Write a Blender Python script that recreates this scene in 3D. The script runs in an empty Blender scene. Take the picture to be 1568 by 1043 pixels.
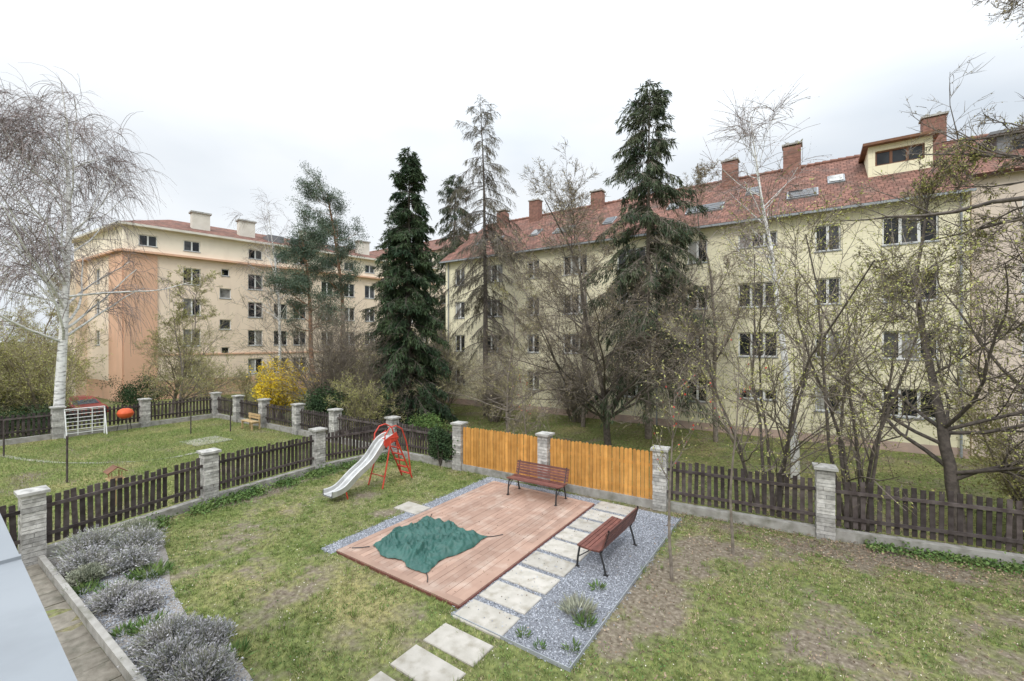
import bpy, math, numpy as np
from mathutils import noise as mnoise, Vector
S=bpy.context.scene
C=S.collection
# ------------------------------------------------------------------ mesh builder
class MB:
    def __init__(s): s.v=[];s.f=[];s.n=0
    def add(s,v,f,mat=0,smooth=False):
        v=np.asarray(v,float).reshape(-1,3); f=np.asarray(f,int)
        s.v.append(v); s.f.append((f+s.n,mat,smooth)); s.n+=len(v)
def build(name,mb,mats,parent=None):
    me=bpy.data.meshes.new(name)
    V=np.concatenate(mb.v)
    me.vertices.add(len(V)); me.vertices.foreach_set('co',V.ravel())
    loops=np.concatenate([f.ravel() for f,_,_ in mb.f])
    tot=np.concatenate([np.full(len(f),f.shape[1]) for f,_,_ in mb.f])
    mi=np.concatenate([np.full(len(f),m) for f,m,_ in mb.f])
    sm=np.concatenate([np.full(len(f),s) for f,_,s in mb.f])
    st=np.concatenate([[0],np.cumsum(tot)[:-1]])
    me.loops.add(len(loops)); me.loops.foreach_set('vertex_index',loops.astype(np.int32))
    me.polygons.add(len(tot)); me.polygons.foreach_set('loop_start',st.astype(np.int32))
    try: me.polygons.foreach_set('loop_total',tot.astype(np.int32))
    except Exception: pass
    me.polygons.foreach_set('material_index',mi.astype(np.int32))
    me.polygons.foreach_set('use_smooth',sm.astype(bool))
    for m in mats: me.materials.append(m)
    me.update(calc_edges=True); me.validate()
    o=bpy.data.objects.new(name,me); C.objects.link(o)
    if parent: o.parent=parent
    return o
def empty(name):
    e=bpy.data.objects.new(name,None); C.objects.link(e); e.empty_display_size=.3; return e
def inst(name,src,loc,rot=0,sc=1.0):
    o=bpy.data.objects.new(name,src.data); C.objects.link(o)
    o.location=loc; o.rotation_euler=(0,0,rot); o.scale=(sc,sc,sc) if not hasattr(sc,'__len__') else sc
    return o
BF=np.array([[0,3,2,1],[4,5,6,7],[0,1,5,4],[1,2,6,5],[2,3,7,6],[3,0,4,7]])
def box(mb,c,s,R=None,mat=0):
    x,y,z=s[0]/2,s[1]/2,s[2]/2
    v=np.array([[-x,-y,-z],[x,-y,-z],[x,y,-z],[-x,y,-z],[-x,-y,z],[x,-y,z],[x,y,z],[-x,y,z]])
    if R is not None: v=v@np.asarray(R).T
    mb.add(v+np.asarray(c),BF,mat)
def rz(a): c,s=math.cos(a),math.sin(a); return np.array([[c,-s,0],[s,c,0],[0,0,1.]])
def rx(a): c,s=math.cos(a),math.sin(a); return np.array([[1.,0,0],[0,c,-s],[0,s,c]])
def ry(a): c,s=math.cos(a),math.sin(a); return np.array([[c,0,s],[0,1.,0],[-s,0,c]])
def beam(mb,p,q,w,h,mat=0):
    p=np.array(p,float);q=np.array(q,float);d=q-p;L=np.linalg.norm(d);d/=L
    up=np.array([0,0,1.]) if abs(d[2])<.95 else np.array([0,1.,0])
    a=np.cross(d,up);a/=np.linalg.norm(a);b=np.cross(a,d)
    box(mb,(p+q)/2,(L,w,h),np.stack([d,a,b],1),mat)
def obox(mb,O,d,n,s0,s1,o0,o1,z0,z1,mat=0):
    O=np.array([O[0],O[1],0.]);d3=np.array([d[0],d[1],0.]);n3=np.array([n[0],n[1],0.]);Z=np.array([0,0,1.])
    P=lambda s,o,z:O+d3*s+n3*o+Z*z
    v=[P(s0,o0,z0),P(s1,o0,z0),P(s1,o1,z0),P(s0,o1,z0),P(s0,o0,z1),P(s1,o0,z1),P(s1,o1,z1),P(s0,o1,z1)]
    F=BF if d[0]*n[1]-d[1]*n[0]>0 else BF[:,::-1]
    mb.add(v,F,mat)
def nrm(a): return a/np.maximum(np.linalg.norm(a,axis=-1,keepdims=True),1e-9)
RB=np.random.default_rng(4242)
def tubes(mb,pts,rad,sides=3,mat=0,smooth=True):
    N,P,_=pts.shape
    T=np.gradient(pts,axis=1); T=nrm(T)
    if sides==1:   # finest twigs: one narrow strip each
        ref=RB.normal(0,1,(N,1,3)); s=nrm(np.cross(T,ref))*rad[:,:,None]*1.25
        v=np.stack([pts-s,pts+s],2)
        i=np.arange(N)[:,None]*P*2; j=np.arange(P-1)[None,:]*2
        f=np.stack([i+j,i+j+1,i+j+3,i+j+2],-1).reshape(-1,4)
        mb.add(v.reshape(-1,3),f,mat,False);return
    ch=nrm(pts[:,-1]-pts[:,0]+1e-6)
    ref=np.where(np.abs(ch[:,2:3])>.7,np.array([[1.,.13,0]]),np.array([[.05,.1,1.]]))
    n1=nrm(np.cross(T,ref[:,None,:])); n2=np.cross(T,n1)
    a=np.arange(sides)*2*np.pi/sides
    v=pts[:,:,None,:]+rad[:,:,None,None]*(np.cos(a)[None,None,:,None]*n1[:,:,None,:]+np.sin(a)[None,None,:,None]*n2[:,:,None,:])
    i=np.arange(N)[:,None,None]*P*sides; j=np.arange(P-1)[None,:,None]*sides; k=np.arange(sides)[None,None,:]; k2=(k+1)%sides
    f=np.stack([i+j+k,i+j+k2,i+j+sides+k2,i+j+sides+k],-1).reshape(-1,4)
    mb.add(v.reshape(-1,3),f,mat,smooth)
def tube(mb,pts,r,sides=8,mat=0):
    pts=np.array(pts,float)[None]; rr=np.broadcast_to(np.asarray(r,float),(1,pts.shape[1]))
    tubes(mb,pts,rr,sides,mat)
def grow(st,d,L,r0,taper,n,wander,grav,rng):
    pts=[st];cur=nrm(d);N=len(st)
    g=np.zeros(3);g[2]=grav
    for i in range(n):
        cur=nrm(cur+rng.normal(0,wander,(N,3))+g)
        pts.append(pts[-1]+cur*(L/n)[:,None])
    return np.stack(pts,1), r0[:,None]*(1-(1-taper)*np.linspace(0,1,n+1))[None]
def spawn(B,k,t0,t1,ang,angv,lr,lrv,rr,rng,cone=0.,flat=0.):
    pts,rad,L=B;N,P,_=pts.shape
    t=rng.uniform(t0,t1,(N,k))
    x=t*(P-1);i=np.clip(x.astype(int),0,P-2);f=(x-i)[...,None]
    r=np.arange(N)[:,None]
    p=pts[r,i]*(1-f)+pts[r,i+1]*f; T=nrm(pts[r,i+1]-pts[r,i])
    ra=rad[r,i]*(1-f[...,0])+rad[r,i+1]*f[...,0]
    q=rng.normal(0,1,(N,k,3)); q[...,2]*=(1-flat); q-=T*(q*T).sum(-1,keepdims=True); q=nrm(q)
    a=np.radians(ang+rng.normal(0,angv,(N,k)))[...,None]
    d=np.cos(a)*T+np.sin(a)*q
    l=L[:,None]*lr*(1-cone*t)*(1+rng.uniform(-lrv,lrv,(N,k)))
    return p.reshape(-1,3),d.reshape(-1,3),l.ravel(),(ra*rr).ravel(),t.ravel()
def diamonds(mb,p,d,l,w,mat,rng,droop=0.):
    N=len(p); d=nrm(d+np.array([0,0,-droop])); s=nrm(np.cross(d,rng.normal(0,1,(N,3))))
    l=np.broadcast_to(l,(N,))[:,None];w=np.broadcast_to(w,(N,))[:,None]
    v=np.stack([p,p+d*l*.5+s*w*.5,p+d*l,p+d*l*.5-s*w*.5],1).reshape(-1,3)
    mb.add(v,np.arange(4*N).reshape(-1,4),mat)
def blades(mb,p,d,l,w,mat,rng):
    N=len(p); s=rng.normal(0,1,(N,3));s[:,2]=0;s=nrm(s)
    l=np.broadcast_to(l,(N,))[:,None];w=np.broadcast_to(w,(N,))[:,None]
    v=np.stack([p-s*w*.5,p+s*w*.5,p+nrm(d)*l],1).reshape(-1,3)
    mb.add(v,np.arange(3*N).reshape(-1,3),mat)
# ------------------------------------------------------------------ materials
def mk(name,col,col2=None,scale=4.,rough=.85,island=0.,bump=0.,bscale=60.,spec=.3,metal=0.,detail=2.,hue=0.,ramp=(.35,.65),dirt=None):
    m=bpy.data.materials.new(name);m.use_nodes=True;nt=m.node_tree;N=nt.nodes;Lk=nt.links
    b=N['Principled BSDF'];b.inputs['Roughness'].default_value=rough;b.inputs['Metallic'].default_value=metal
    b.inputs['Specular IOR Level'].default_value=spec
    tc=N.new('ShaderNodeTexCoord')
    nz=N.new('ShaderNodeTexNoise');nz.inputs['Scale'].default_value=scale;nz.inputs['Detail'].default_value=detail
    Lk.new(tc.outputs['Object'],nz.inputs['Vector'])
    r=N.new('ShaderNodeValToRGB');r.color_ramp.elements[0].position=ramp[0];r.color_ramp.elements[1].position=ramp[1]
    c2=col2 if col2 else tuple(x*.85 for x in col)
    r.color_ramp.elements[0].color=(*col,1);r.color_ramp.elements[1].color=(*c2,1)
    Lk.new(nz.outputs['Fac'],r.inputs['Fac'])
    out=r.outputs['Color']
    if dirt:
        n3=N.new('ShaderNodeTexNoise');n3.inputs['Scale'].default_value=dirt[1];n3.inputs['Detail'].default_value=6
        mp=N.new('ShaderNodeMapping');mp.inputs['Scale'].default_value=(1,1,dirt[2] if len(dirt)>2 else 1)
        Lk.new(tc.outputs['Object'],mp.inputs['Vector']);Lk.new(mp.outputs['Vector'],n3.inputs['Vector'])
        mr=N.new('ShaderNodeMapRange');mr.inputs['From Min'].default_value=.5;mr.inputs['From Max'].default_value=.75;mr.inputs['To Max'].default_value=dirt[3] if len(dirt)>3 else .8
        Lk.new(n3.outputs['Fac'],mr.inputs['Value'])
        mx=N.new('ShaderNodeMix');mx.data_type='RGBA';Lk.new(mr.outputs['Result'],mx.inputs[0]);Lk.new(out,mx.inputs[6]);mx.inputs[7].default_value=(*dirt[0],1);out=mx.outputs[2]
    if island or hue:
        g=N.new('ShaderNodeNewGeometry');mr=N.new('ShaderNodeMapRange')
        mr.inputs['To Min'].default_value=1-island;mr.inputs['To Max'].default_value=1+island
        Lk.new(g.outputs['Random Per Island'],mr.inputs['Value'])
        h=N.new('ShaderNodeHueSaturation');Lk.new(out,h.inputs['Color']);Lk.new(mr.outputs['Result'],h.inputs['Value'])
        if hue:
            m2=N.new('ShaderNodeMath');m2.operation='MULTIPLY';m2.inputs[1].default_value=37.7;Lk.new(g.outputs['Random Per Island'],m2.inputs[0])
            m3=N.new('ShaderNodeMath');m3.operation='FRACT';Lk.new(m2.outputs[0],m3.inputs[0])
            m4=N.new('ShaderNodeMapRange');m4.inputs['To Min'].default_value=.5-hue;m4.inputs['To Max'].default_value=.5+hue;Lk.new(m3.outputs[0],m4.inputs['Value']);Lk.new(m4.outputs['Result'],h.inputs['Hue'])
        out=h.outputs['Color']
    Lk.new(out,b.inputs['Base Color'])
    if bump:
        n2=N.new('ShaderNodeTexNoise');n2.inputs['Scale'].default_value=bscale;n2.inputs['Detail'].default_value=3
        Lk.new(tc.outputs['Object'],n2.inputs['Vector'])
        bp=N.new('ShaderNodeBump');bp.inputs['Strength'].default_value=bump;bp.inputs['Distance'].default_value=.02
        Lk.new(n2.outputs['Fac'],bp.inputs['Height']);Lk.new(bp.outputs['Normal'],b.inputs['Normal'])
    return m
M={}
M['bark']=mk('bark_grey_brown',(.26,.22,.185),(.16,.135,.11),scale=9,bump=.4,bscale=30)
M['barkd']=mk('bark_dark',(.15,.125,.108),(.085,.072,.062),scale=9,bump=.4,bscale=30)
M['twig']=mk('twig',(.31,.265,.215),(.21,.175,.14),scale=2,island=.25)
M['twigd']=mk('twig_dark',(.22,.185,.15),(.15,.125,.10),scale=2,island=.25)
M['twigy']=mk('twig_olive',(.40,.35,.22),(.29,.25,.16),scale=2,island=.25)
M['birch']=mk('birch_bark',(.82,.81,.79),(.72,.70,.67),scale=3,dirt=((.06,.05,.045),3.5,3.,.9))
M['birchtwig']=mk('birch_twig',(.29,.235,.225),(.21,.17,.165),scale=2,island=.2)
M['bud']=mk('bud_leaf',(.46,.46,.16),(.34,.33,.11),scale=1.5,island=.3,hue=.02)
M['budb']=mk('bud_brown',(.42,.36,.20),(.31,.25,.15),scale=1.5,island=.3)
M['catkin']=mk('birch_catkin',(.33,.26,.16),(.27,.21,.14),scale=1.5,island=.3)
M['spruce']=mk('spruce_needles',(.026,.052,.026),(.065,.095,.042),scale=1.1,island=.45,hue=.02)
M['spruce2']=mk('spruce_needles_olive',(.042,.068,.036),(.095,.11,.06),scale=.9,island=.45,hue=.02)
M['larch']=mk('larch_twigs',(.17,.145,.105),(.15,.145,.09),scale=.9,island=.3)
M['pine']=mk('pine_needles',(.075,.115,.08),(.14,.175,.115),scale=.8,island=.4)
M['pinebark']=mk('pine_bark',(.42,.22,.13),(.2,.13,.09),scale=4)
M['leaf']=mk('green_leaf',(.08,.15,.04),(.14,.20,.06),scale=3,island=.45,hue=.02)
M['leafd']=mk('dark_leaf',(.03,.06,.025),(.055,.09,.035),scale=3,island=.5)
M['yellow']=mk('forsythia_flower',(.84,.66,.05),(.76,.56,.04),scale=2,island=.25)
M['lav']=mk('lavender_grey',(.36,.355,.38),(.48,.46,.47),scale=4,island=.35,hue=.03)
M['lavg']=mk('lavender_green',(.24,.26,.19),(.33,.33,.25),scale=4,island=.35)
M['dry']=mk('dry_leaf',(.34,.25,.17),(.17,.12,.085),scale=4,island=.5)
M['petal']=mk('pale_petal',(.66,.62,.52),(.55,.5,.4),scale=4,island=.2)
M['wood']=mk('dark_stained_wood',(.045,.034,.032),(.09,.074,.07),scale=6,rough=.75,island=.45,bump=.3,detail=5)
M['orange']=mk('orange_stained_wood',(.64,.32,.085),(.53,.25,.06),scale=5,rough=.6,island=.22,bump=.2,dirt=((.38,.19,.06),14,.15,.7))
M['stone']=mk('split_stone',(.56,.54,.51),(.34,.325,.30),scale=10,island=.32,bump=.8,bscale=45,detail=5)
M['mortar']=mk('mortar',(.30,.29,.27),(.21,.20,.19),scale=14)
M['cap']=mk('stone_cap',(.50,.485,.45),(.34,.33,.31),scale=6,bump=.3,dirt=((.12,.12,.09),8,1,.6))
M['conc']=mk('concrete',(.38,.365,.335),(.28,.265,.24),scale=5,bump=.3,detail=5,dirt=((.15,.145,.11),4,1,.9))
M['mossconc']=mk('mossy_concrete',(.33,.32,.26),(.24,.24,.17),scale=3,bump=.3,detail=5,dirt=((.17,.19,.08),1.6,1,1.))
M['paver']=mk('concrete_paver',(.47,.44,.395),(.385,.36,.315),scale=4,island=.12,bump=.2,detail=5,dirt=((.24,.215,.165),5,1,.75))
M['deck']=mk('composite_decking',(.385,.255,.195),(.325,.21,.16),scale=2.5,rough=.75,island=.13,detail=5,dirt=((.49,.39,.325),2.3,1,.75))
M['gravel']=mk('gravel_stone',(.24,.255,.285),(.36,.37,.40),scale=30,island=.65)
M['tarp']=mk('green_tarpaulin',(.022,.088,.073),(.034,.115,.095),scale=4,rough=.45,spec=.45,bump=.15,bscale=12,dirt=((.075,.14,.12),7,1,.6))
M['benchw']=mk('bench_hardwood',(.18,.072,.056),(.12,.046,.038),scale=9,rough=.45,island=.25,spec=.4)
M['blackm']=mk('black_metal',(.03,.03,.032),rough=.4,spec=.5)
M['red']=mk('red_painted_steel',(.60,.06,.035),(.48,.05,.03),rough=.45,spec=.5)
M['orangered']=mk('orange_red_enamel',(.70,.12,.04),(.6,.1,.035),rough=.5)
M['carred']=mk('dark_red_car_paint',(.32,.04,.03),(.28,.035,.03),rough=.35,spec=.5)
M['steel']=mk('slide_steel',(.60,.60,.59),(.50,.50,.49),rough=.35,metal=.5,dirt=((.35,.34,.32),4,.4,.6))
M['grey']=mk('grey_metal',(.34,.36,.38),rough=.45)
M['white']=mk('white_frame',(.82,.82,.80),(.75,.75,.73),rough=.5)
M['sheet']=mk('coping_sheet_metal',(.29,.31,.33),(.25,.27,.29),scale=1.5,rough=.5,dirt=((.21,.225,.24),6,1,.6))
M['brickch']=mk('chimney_brick',(.32,.17,.13),(.22,.12,.095),scale=5,island=.14)
M['plasterw']=mk('white_plaster',(.74,.70,.62),(.64,.60,.52),scale=1)
M['darkm']=mk('grey_sheet_roof',(.17,.175,.185),(.22,.22,.23),scale=1,rough=.5)
M['brownd']=mk('brown_door',(.22,.10,.05),(.15,.07,.04),scale=3,rough=.5)
M['lwood']=mk('pale_wood',(.52,.38,.2),(.42,.29,.15),scale=5)
M['tyre']=mk('rubber',(.02,.02,.02))
def glassmat():
    m=bpy.data.materials.new('window_glass');m.use_nodes=True;nt=m.node_tree;N=nt.nodes;L=nt.links;b=N['Principled BSDF']
    g=N.new('ShaderNodeNewGeometry');r=N.new('ShaderNodeValToRGB');e=r.color_ramp.elements
    e[0].position=0;e[0].color=(.012,.014,.017,1);e[1].position=1;e[1].color=(.42,.41,.38,1)
    a=e.new(.6);a.color=(.025,.028,.032,1);a=e.new(.84);a.color=(.10,.10,.10,1)
    L.new(g.outputs['Random Per Island'],r.inputs['Fac'])
    tc=N.new('ShaderNodeTexCoord');nz=N.new('ShaderNodeTexNoise');nz.inputs['Scale'].default_value=1.6;L.new(tc.outputs['Object'],nz.inputs['Vector'])
    mr=N.new('ShaderNodeMapRange');mr.inputs['From Min'].default_value=.3;mr.inputs['From Max'].default_value=.7;mr.inputs['To Min'].default_value=.4;mr.inputs['To Max'].default_value=1.6;L.new(nz.outputs['Fac'],mr.inputs['Value'])
    h=N.new('ShaderNodeHueSaturation');L.new(r.outputs['Color'],h.inputs['Color']);L.new(mr.outputs['Result'],h.inputs['Value'])
    L.new(h.outputs['Color'],b.inputs['Base Color']);b.inputs['Roughness'].default_value=.05;b.inputs['Specular IOR Level'].default_value=.42
    bp=N.new('ShaderNodeBump');bp.inputs['Strength'].default_value=.12;L.new(nz.outputs['Fac'],bp.inputs['Height']);L.new(bp.outputs['Normal'],b.inputs['Normal'])
    return m
M['glass']=glassmat()
def stucco(name,c,c2,stain,grid=True):
    m=mk(name,c,c2,scale=.5,rough=.9,bump=.25,bscale=40,detail=5,dirt=(stain,1.1,.35,.6))
    nt=m.node_tree;N=nt.nodes;L=nt.links;b=N['Principled BSDF'];src=b.inputs['Base Color'].links[0].from_socket
    if grid:
        tc=N.new('ShaderNodeTexCoord');mp=N.new('ShaderNodeMapping');mp.inputs['Rotation'].default_value=(math.radians(90),0,0)
        L.new(tc.outputs['Object'],mp.inputs['Vector'])
        v=N.new('ShaderNodeTexBrick');v.offset=0.5;v.inputs['Scale'].default_value=1.;v.inputs['Brick Width'].default_value=.62;v.inputs['Row Height'].default_value=.47;v.inputs['Mortar Size'].default_value=.018;v.inputs['Mortar Smooth'].default_value=.6
        v.inputs['Color1'].default_value=(1,1,1,1);v.inputs['Color2'].default_value=(.97,.97,.97,1);v.inputs['Mortar'].default_value=(.82,.81,.78,1)
        L.new(mp.outputs['Vector'],v.inputs['Vector'])
        mx=N.new('ShaderNodeMix');mx.data_type='RGBA';mx.blend_type='MULTIPLY';mx.inputs[0].default_value=.75
        L.new(src,mx.inputs[6]);L.new(v.outputs['Color'],mx.inputs[7]);L.new(mx.outputs[2],b.inputs['Base Color'])
    return m
M['ywall']=stucco('pale_yellow_stucco',(.90,.835,.61),(.87,.80,.58),(.76,.69,.51))
M['yplinth']=mk('pink_plinth',(.58,.42,.35),(.48,.36,.31),scale=2)
M['owall']=stucco('peach_stucco_body',(.88,.73,.58),(.84,.69,.54),(.74,.60,.48),False)
M['pwall']=stucco('cream_stucco_upper',(.89,.80,.66),(.85,.76,.62),(.77,.68,.56),False)
M['obase']=stucco('salmon_stucco',(.74,.46,.315),(.69,.43,.295),(.60,.40,.28),False)
M['pinkwall']=stucco('beige_pink_stucco',(.72,.61,.53),(.66,.56,.48),(.56,.47,.42),False)
def roofmat():
    m=mk('clay_roof_tiles',(.27,.145,.115),(.20,.11,.088),scale=1.6,rough=.9,detail=5,spec=.15,dirt=((.15,.115,.10),.9,1,1.))
    nt=m.node_tree;N=nt.nodes;L=nt.links;b=N['Principled BSDF'];src=b.inputs['Base Color'].links[0].from_socket
    tc=N.new('ShaderNodeTexCoord')
    v=N.new('ShaderNodeTexBrick');v.inputs['Scale'].default_value=1.;v.inputs['Brick Width'].default_value=.3;v.inputs['Row Height'].default_value=.34;v.inputs['Mortar Size'].default_value=.03;v.inputs['Mortar Smooth'].default_value=1.
    v.inputs['Color1'].default_value=(1.25,1.2,1.15,1);v.inputs['Color2'].default_value=(.72,.72,.72,1);v.inputs['Mortar'].default_value=(.42,.40,.40,1)
    L.new(tc.outputs['Object'],v.inputs['Vector'])
    mx=N.new('ShaderNodeMix');mx.data_type='RGBA';mx.blend_type='MULTIPLY';mx.inputs[0].default_value=.9
    L.new(src,mx.inputs[6]);L.new(v.outputs['Color'],mx.inputs[7]);L.new(mx.outputs[2],b.inputs['Base Color'])
    bp=N.new('ShaderNodeBump');bp.inputs['Strength'].default_value=.6;bp.inputs['Distance'].default_value=.05;L.new(v.outputs['Fac'],bp.inputs['Height']);bp.invert=True;L.new(bp.outputs['Normal'],b.inputs['Normal'])
    return m
M['roof']=roofmat()
# ------------------------------------------------------------------ terrain
rng=np.random.default_rng(7)
def sstep(t): t=np.clip(t,0,1); return t*t*(3-2*t)
def gz(x,y):
    x=np.asarray(x,float);y=np.asarray(y,float)
    return -.8*sstep(np.maximum((y-12.4)/5.,(-30.2-x)/6.))
def fnoise(x,y,s,seed=0):
    return np.array([mnoise.fractal(Vector((a*s+seed,b*s,seed*.37)),1.,2.,4) for a,b in zip(np.ravel(x),np.ravel(y))]).reshape(np.shape(x))
xs=np.concatenate([[-1500,-600,-300,-150,-90],np.arange(-60,-16,1.),np.arange(-16,8,.2),np.arange(8,40,1.5),[60,100,200,500,1500]])
ys=np.concatenate([[-1500,-500,-150,-50,-20,-8,-3],np.arange(-1,14.4,.2),np.arange(14.4,45,1.),[50,70,110,250,600,1500]])
GX,GY=np.meshgrid(xs,ys)
def soilf(x,y):
    n=fnoise(x,y,.55,3)
    n2=fnoise(x,y,1.7,9)
    s=np.zeros_like(n)
    def blob(cx,cy,rx_,ry_,a):
        return a*np.exp(-(((x-cx)/rx_)**2+((y-cy)/ry_)**2))
    s=np.maximum(s,blob(-1.4,10.6,1.5,.95,1.15)); s=np.maximum(s,blob(-2.2,8.6,.6,2.2,1.1))
    s=np.maximum(s,blob(-2.5,6.3,.35,1.2,.8)); s=np.maximum(s,blob(-1.,11.8,3.,.5,.9))
    s=np.maximum(s,blob(2.5,12.2,3.,.7,.95)); s=np.maximum(s,blob(-13.7,7,.5,6,.9)); s=np.maximum(s,blob(-12,2.8,1.6,1.,1.))
    s=np.maximum(s,blob(-10.8,8.2,.7,.9,.8)); s=np.maximum(s,blob(-9.3,7.8,.4,2.,.7)); s=np.maximum(s,blob(.8,9.3,3.6,3.,.58)); s=np.maximum(s,.28+0*s)
    return np.clip(s+n*.55+n2*.55-.2,0,1)
soil=soilf(GX,GY)
mb=MB();ny,nx=GX.shape
idx=np.arange(nx*ny).reshape(ny,nx)
mb.add(np.stack([GX,GY,gz(GX,GY)+np.where((GX>-16)&(GX<8)&(GY<12)&(GY>0),.015*fnoise(GX,GY,.9,5),0)-.01],-1).reshape(-1,3),np.stack([idx[:-1,:-1],idx[:-1,1:],idx[1:,1:],idx[1:,:-1]],-1).reshape(-1,4),0,True)
def groundmat():
    m=bpy.data.materials.new('lawn_ground');m.use_nodes=True;nt=m.node_tree;N=nt.nodes;L=nt.links;b=N['Principled BSDF'];b.inputs['Roughness'].default_value=.95;b.inputs['Specular IOR Level'].default_value=.1
    tc=N.new('ShaderNodeTexCoord')
    def noi(s,d=6):
        n=N.new('ShaderNodeTexNoise');n.inputs['Scale'].default_value=s;n.inputs['Detail'].default_value=d;L.new(tc.outputs['Object'],n.inputs['Vector']);return n.outputs['Fac']
    def ramp(f,els):
        r=N.new('ShaderNodeValToRGB');e=r.color_ramp.elements;e[0].position=els[0][0];e[0].color=(*els[0][1],1);e[1].position=els[-1][0];e[1].color=(*els[-1][1],1)
        for p,c in els[1:-1]: q=e.new(p);q.color=(*c,1)
        L.new(f,r.inputs['Fac']);return r.outputs['Color']
    def mix(f,a,c,bt='MIX'):
        x=N.new('ShaderNodeMix');x.data_type='RGBA';x.blend_type=bt
        if isinstance(f,float): x.inputs[0].default_value=f
        else: L.new(f,x.inputs[0])
        L.new(a,x.inputs[6]);L.new(c,x.inputs[7]);return x.outputs[2]
    g=ramp(noi(.35),[(.3,(.22,.215,.09)),(.5,(.17,.20,.07)),(.7,(.31,.275,.13))])
    f=ramp(noi(9,6),[(.3,(.40,.40,.38)),(.55,(1.,1.,1.)),(.75,(1.4,1.3,1.2))])
    g=mix(1.,g,f,'MULTIPLY')
    s=ramp(noi(14,6),[(.3,(.11,.085,.065)),(.6,(.24,.20,.155)),(.75,(.37,.32,.26))])
    at=N.new('ShaderNodeAttribute');at.attribute_name='soil'
    sm=N.new('ShaderNodeMapRange');sm.inputs['From Min'].default_value=.22;sm.inputs['From Max'].default_value=.75;sm.inputs['To Max'].default_value=.95
    ad=N.new('ShaderNodeMath');ad.operation='ADD';L.new(at.outputs['Fac'],ad.inputs[0])
    sb=N.new('ShaderNodeMath');sb.operation='MULTIPLY_ADD';L.new(noi(6,5),sb.inputs[0]);sb.inputs[1].default_value=1.1;sb.inputs[2].default_value=-.52
    L.new(sb.outputs[0],ad.inputs[1]);L.new(ad.outputs[0],sm.inputs['Value'])
    c=mix(sm.outputs['Result'],g,s)
    L.new(c,b.inputs['Base Color'])
    bp=N.new('ShaderNodeBump');bp.inputs['Strength'].default_value=.7;bp.inputs['Distance'].default_value=.05;L.new(noi(25,4),bp.inputs['Height']);L.new(bp.outputs['Normal'],b.inputs['Normal'])
    return m
gr=build('ground',mb,[groundmat()])
at=gr.data.attributes.new('soil','FLOAT','POINT');at.data.foreach_set('value',soil.ravel().astype(np.float32))
# ------------------------------------------------------------------ deck, pavers, gravel
def inr(x,y,a,b,c,d): return (x>a)&(x<b)&(y>c)&(y<d)
mb=MB()
xa,xb=-8.35,-5.15;nb_=22;w=(xb-xa)/nb_
for i in range(nb_):
    ym=8.555+rng.uniform(-1.4,1.4)
    for (ya,yb_) in ((5.855,ym-.003),(ym+.003,11.255)): box(mb,(xa+w*(i+.5),(ya+yb_)/2,.035+rng.normal(0,.0012)),(w-.007,yb_-ya,.03))
for (cx,cy,sx,sy) in [(-6.75,5.78,3.5,.145),(-6.75,11.33,3.5,.145),(-8.425,8.555,.145,5.40),(-5.075,8.555,.145,5.40)]:
    box(mb,(cx,cy,.037),(sx,sy,.034))
deckp=empty('wooden_deck');build('deck_boards',mb,[M['deck']],deckp)
mb=MB()
for (cx,cy,sx,sy) in [(-6.75,5.70,3.5,.02),(-6.75,11.41,3.5,.02)]: box(mb,(cx,cy,.0),(sx,sy,.07))
for cx in (-8.51,-4.99): box(mb,(cx,8.555,.0),(.02,5.69,.07))
build('deck_skirt',mb,[M['benchw']],deckp)
mb=MB();PV=[]
for i in range(9):
    y0=5.45+.715*i+rng.normal(0,.01);PV.append((-4.94,-3.96,y0,y0+.58))
for y0 in (4.78,4.15,3.5): PV.append((-4.92+rng.normal(0,.02),-3.93,y0,y0+.49))
PV+= [(-9.45,-8.6,8.1,8.65)]
for (a,b_,c,d) in PV:
    zt=.03+rng.normal(0,.003); e=.012
    v=[];
    for (q,zz) in ((0,-.03),(0,zt-e),(e,zt)):
        v+=[(a+q,c+q,zz),(b_-q,c+q,zz),(b_-q,d-q,zz),(a+q,d-q,zz)]
    f=[[i+4*l,(i+1)%4+4*l,(i+1)%4+4*l+4,i+4*l+4] for l in (0,1) for i in range(4)]+[[8,9,10,11]]
    v=np.array(v);ca=np.array([(a+b_)/2,(c+d)/2,0]);v=(v-ca)@rz(rng.normal(0,.01)).T+ca
    mb.add(v,f,0)
build('paving_stones',mb,[M['paver']])
GR=[(-4.98,-2.78,5.5,11.75),(-8.95,-8.53,5.6,11.7),(-8.95,-2.78,11.43,11.8)]
mb=MB()
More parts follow.
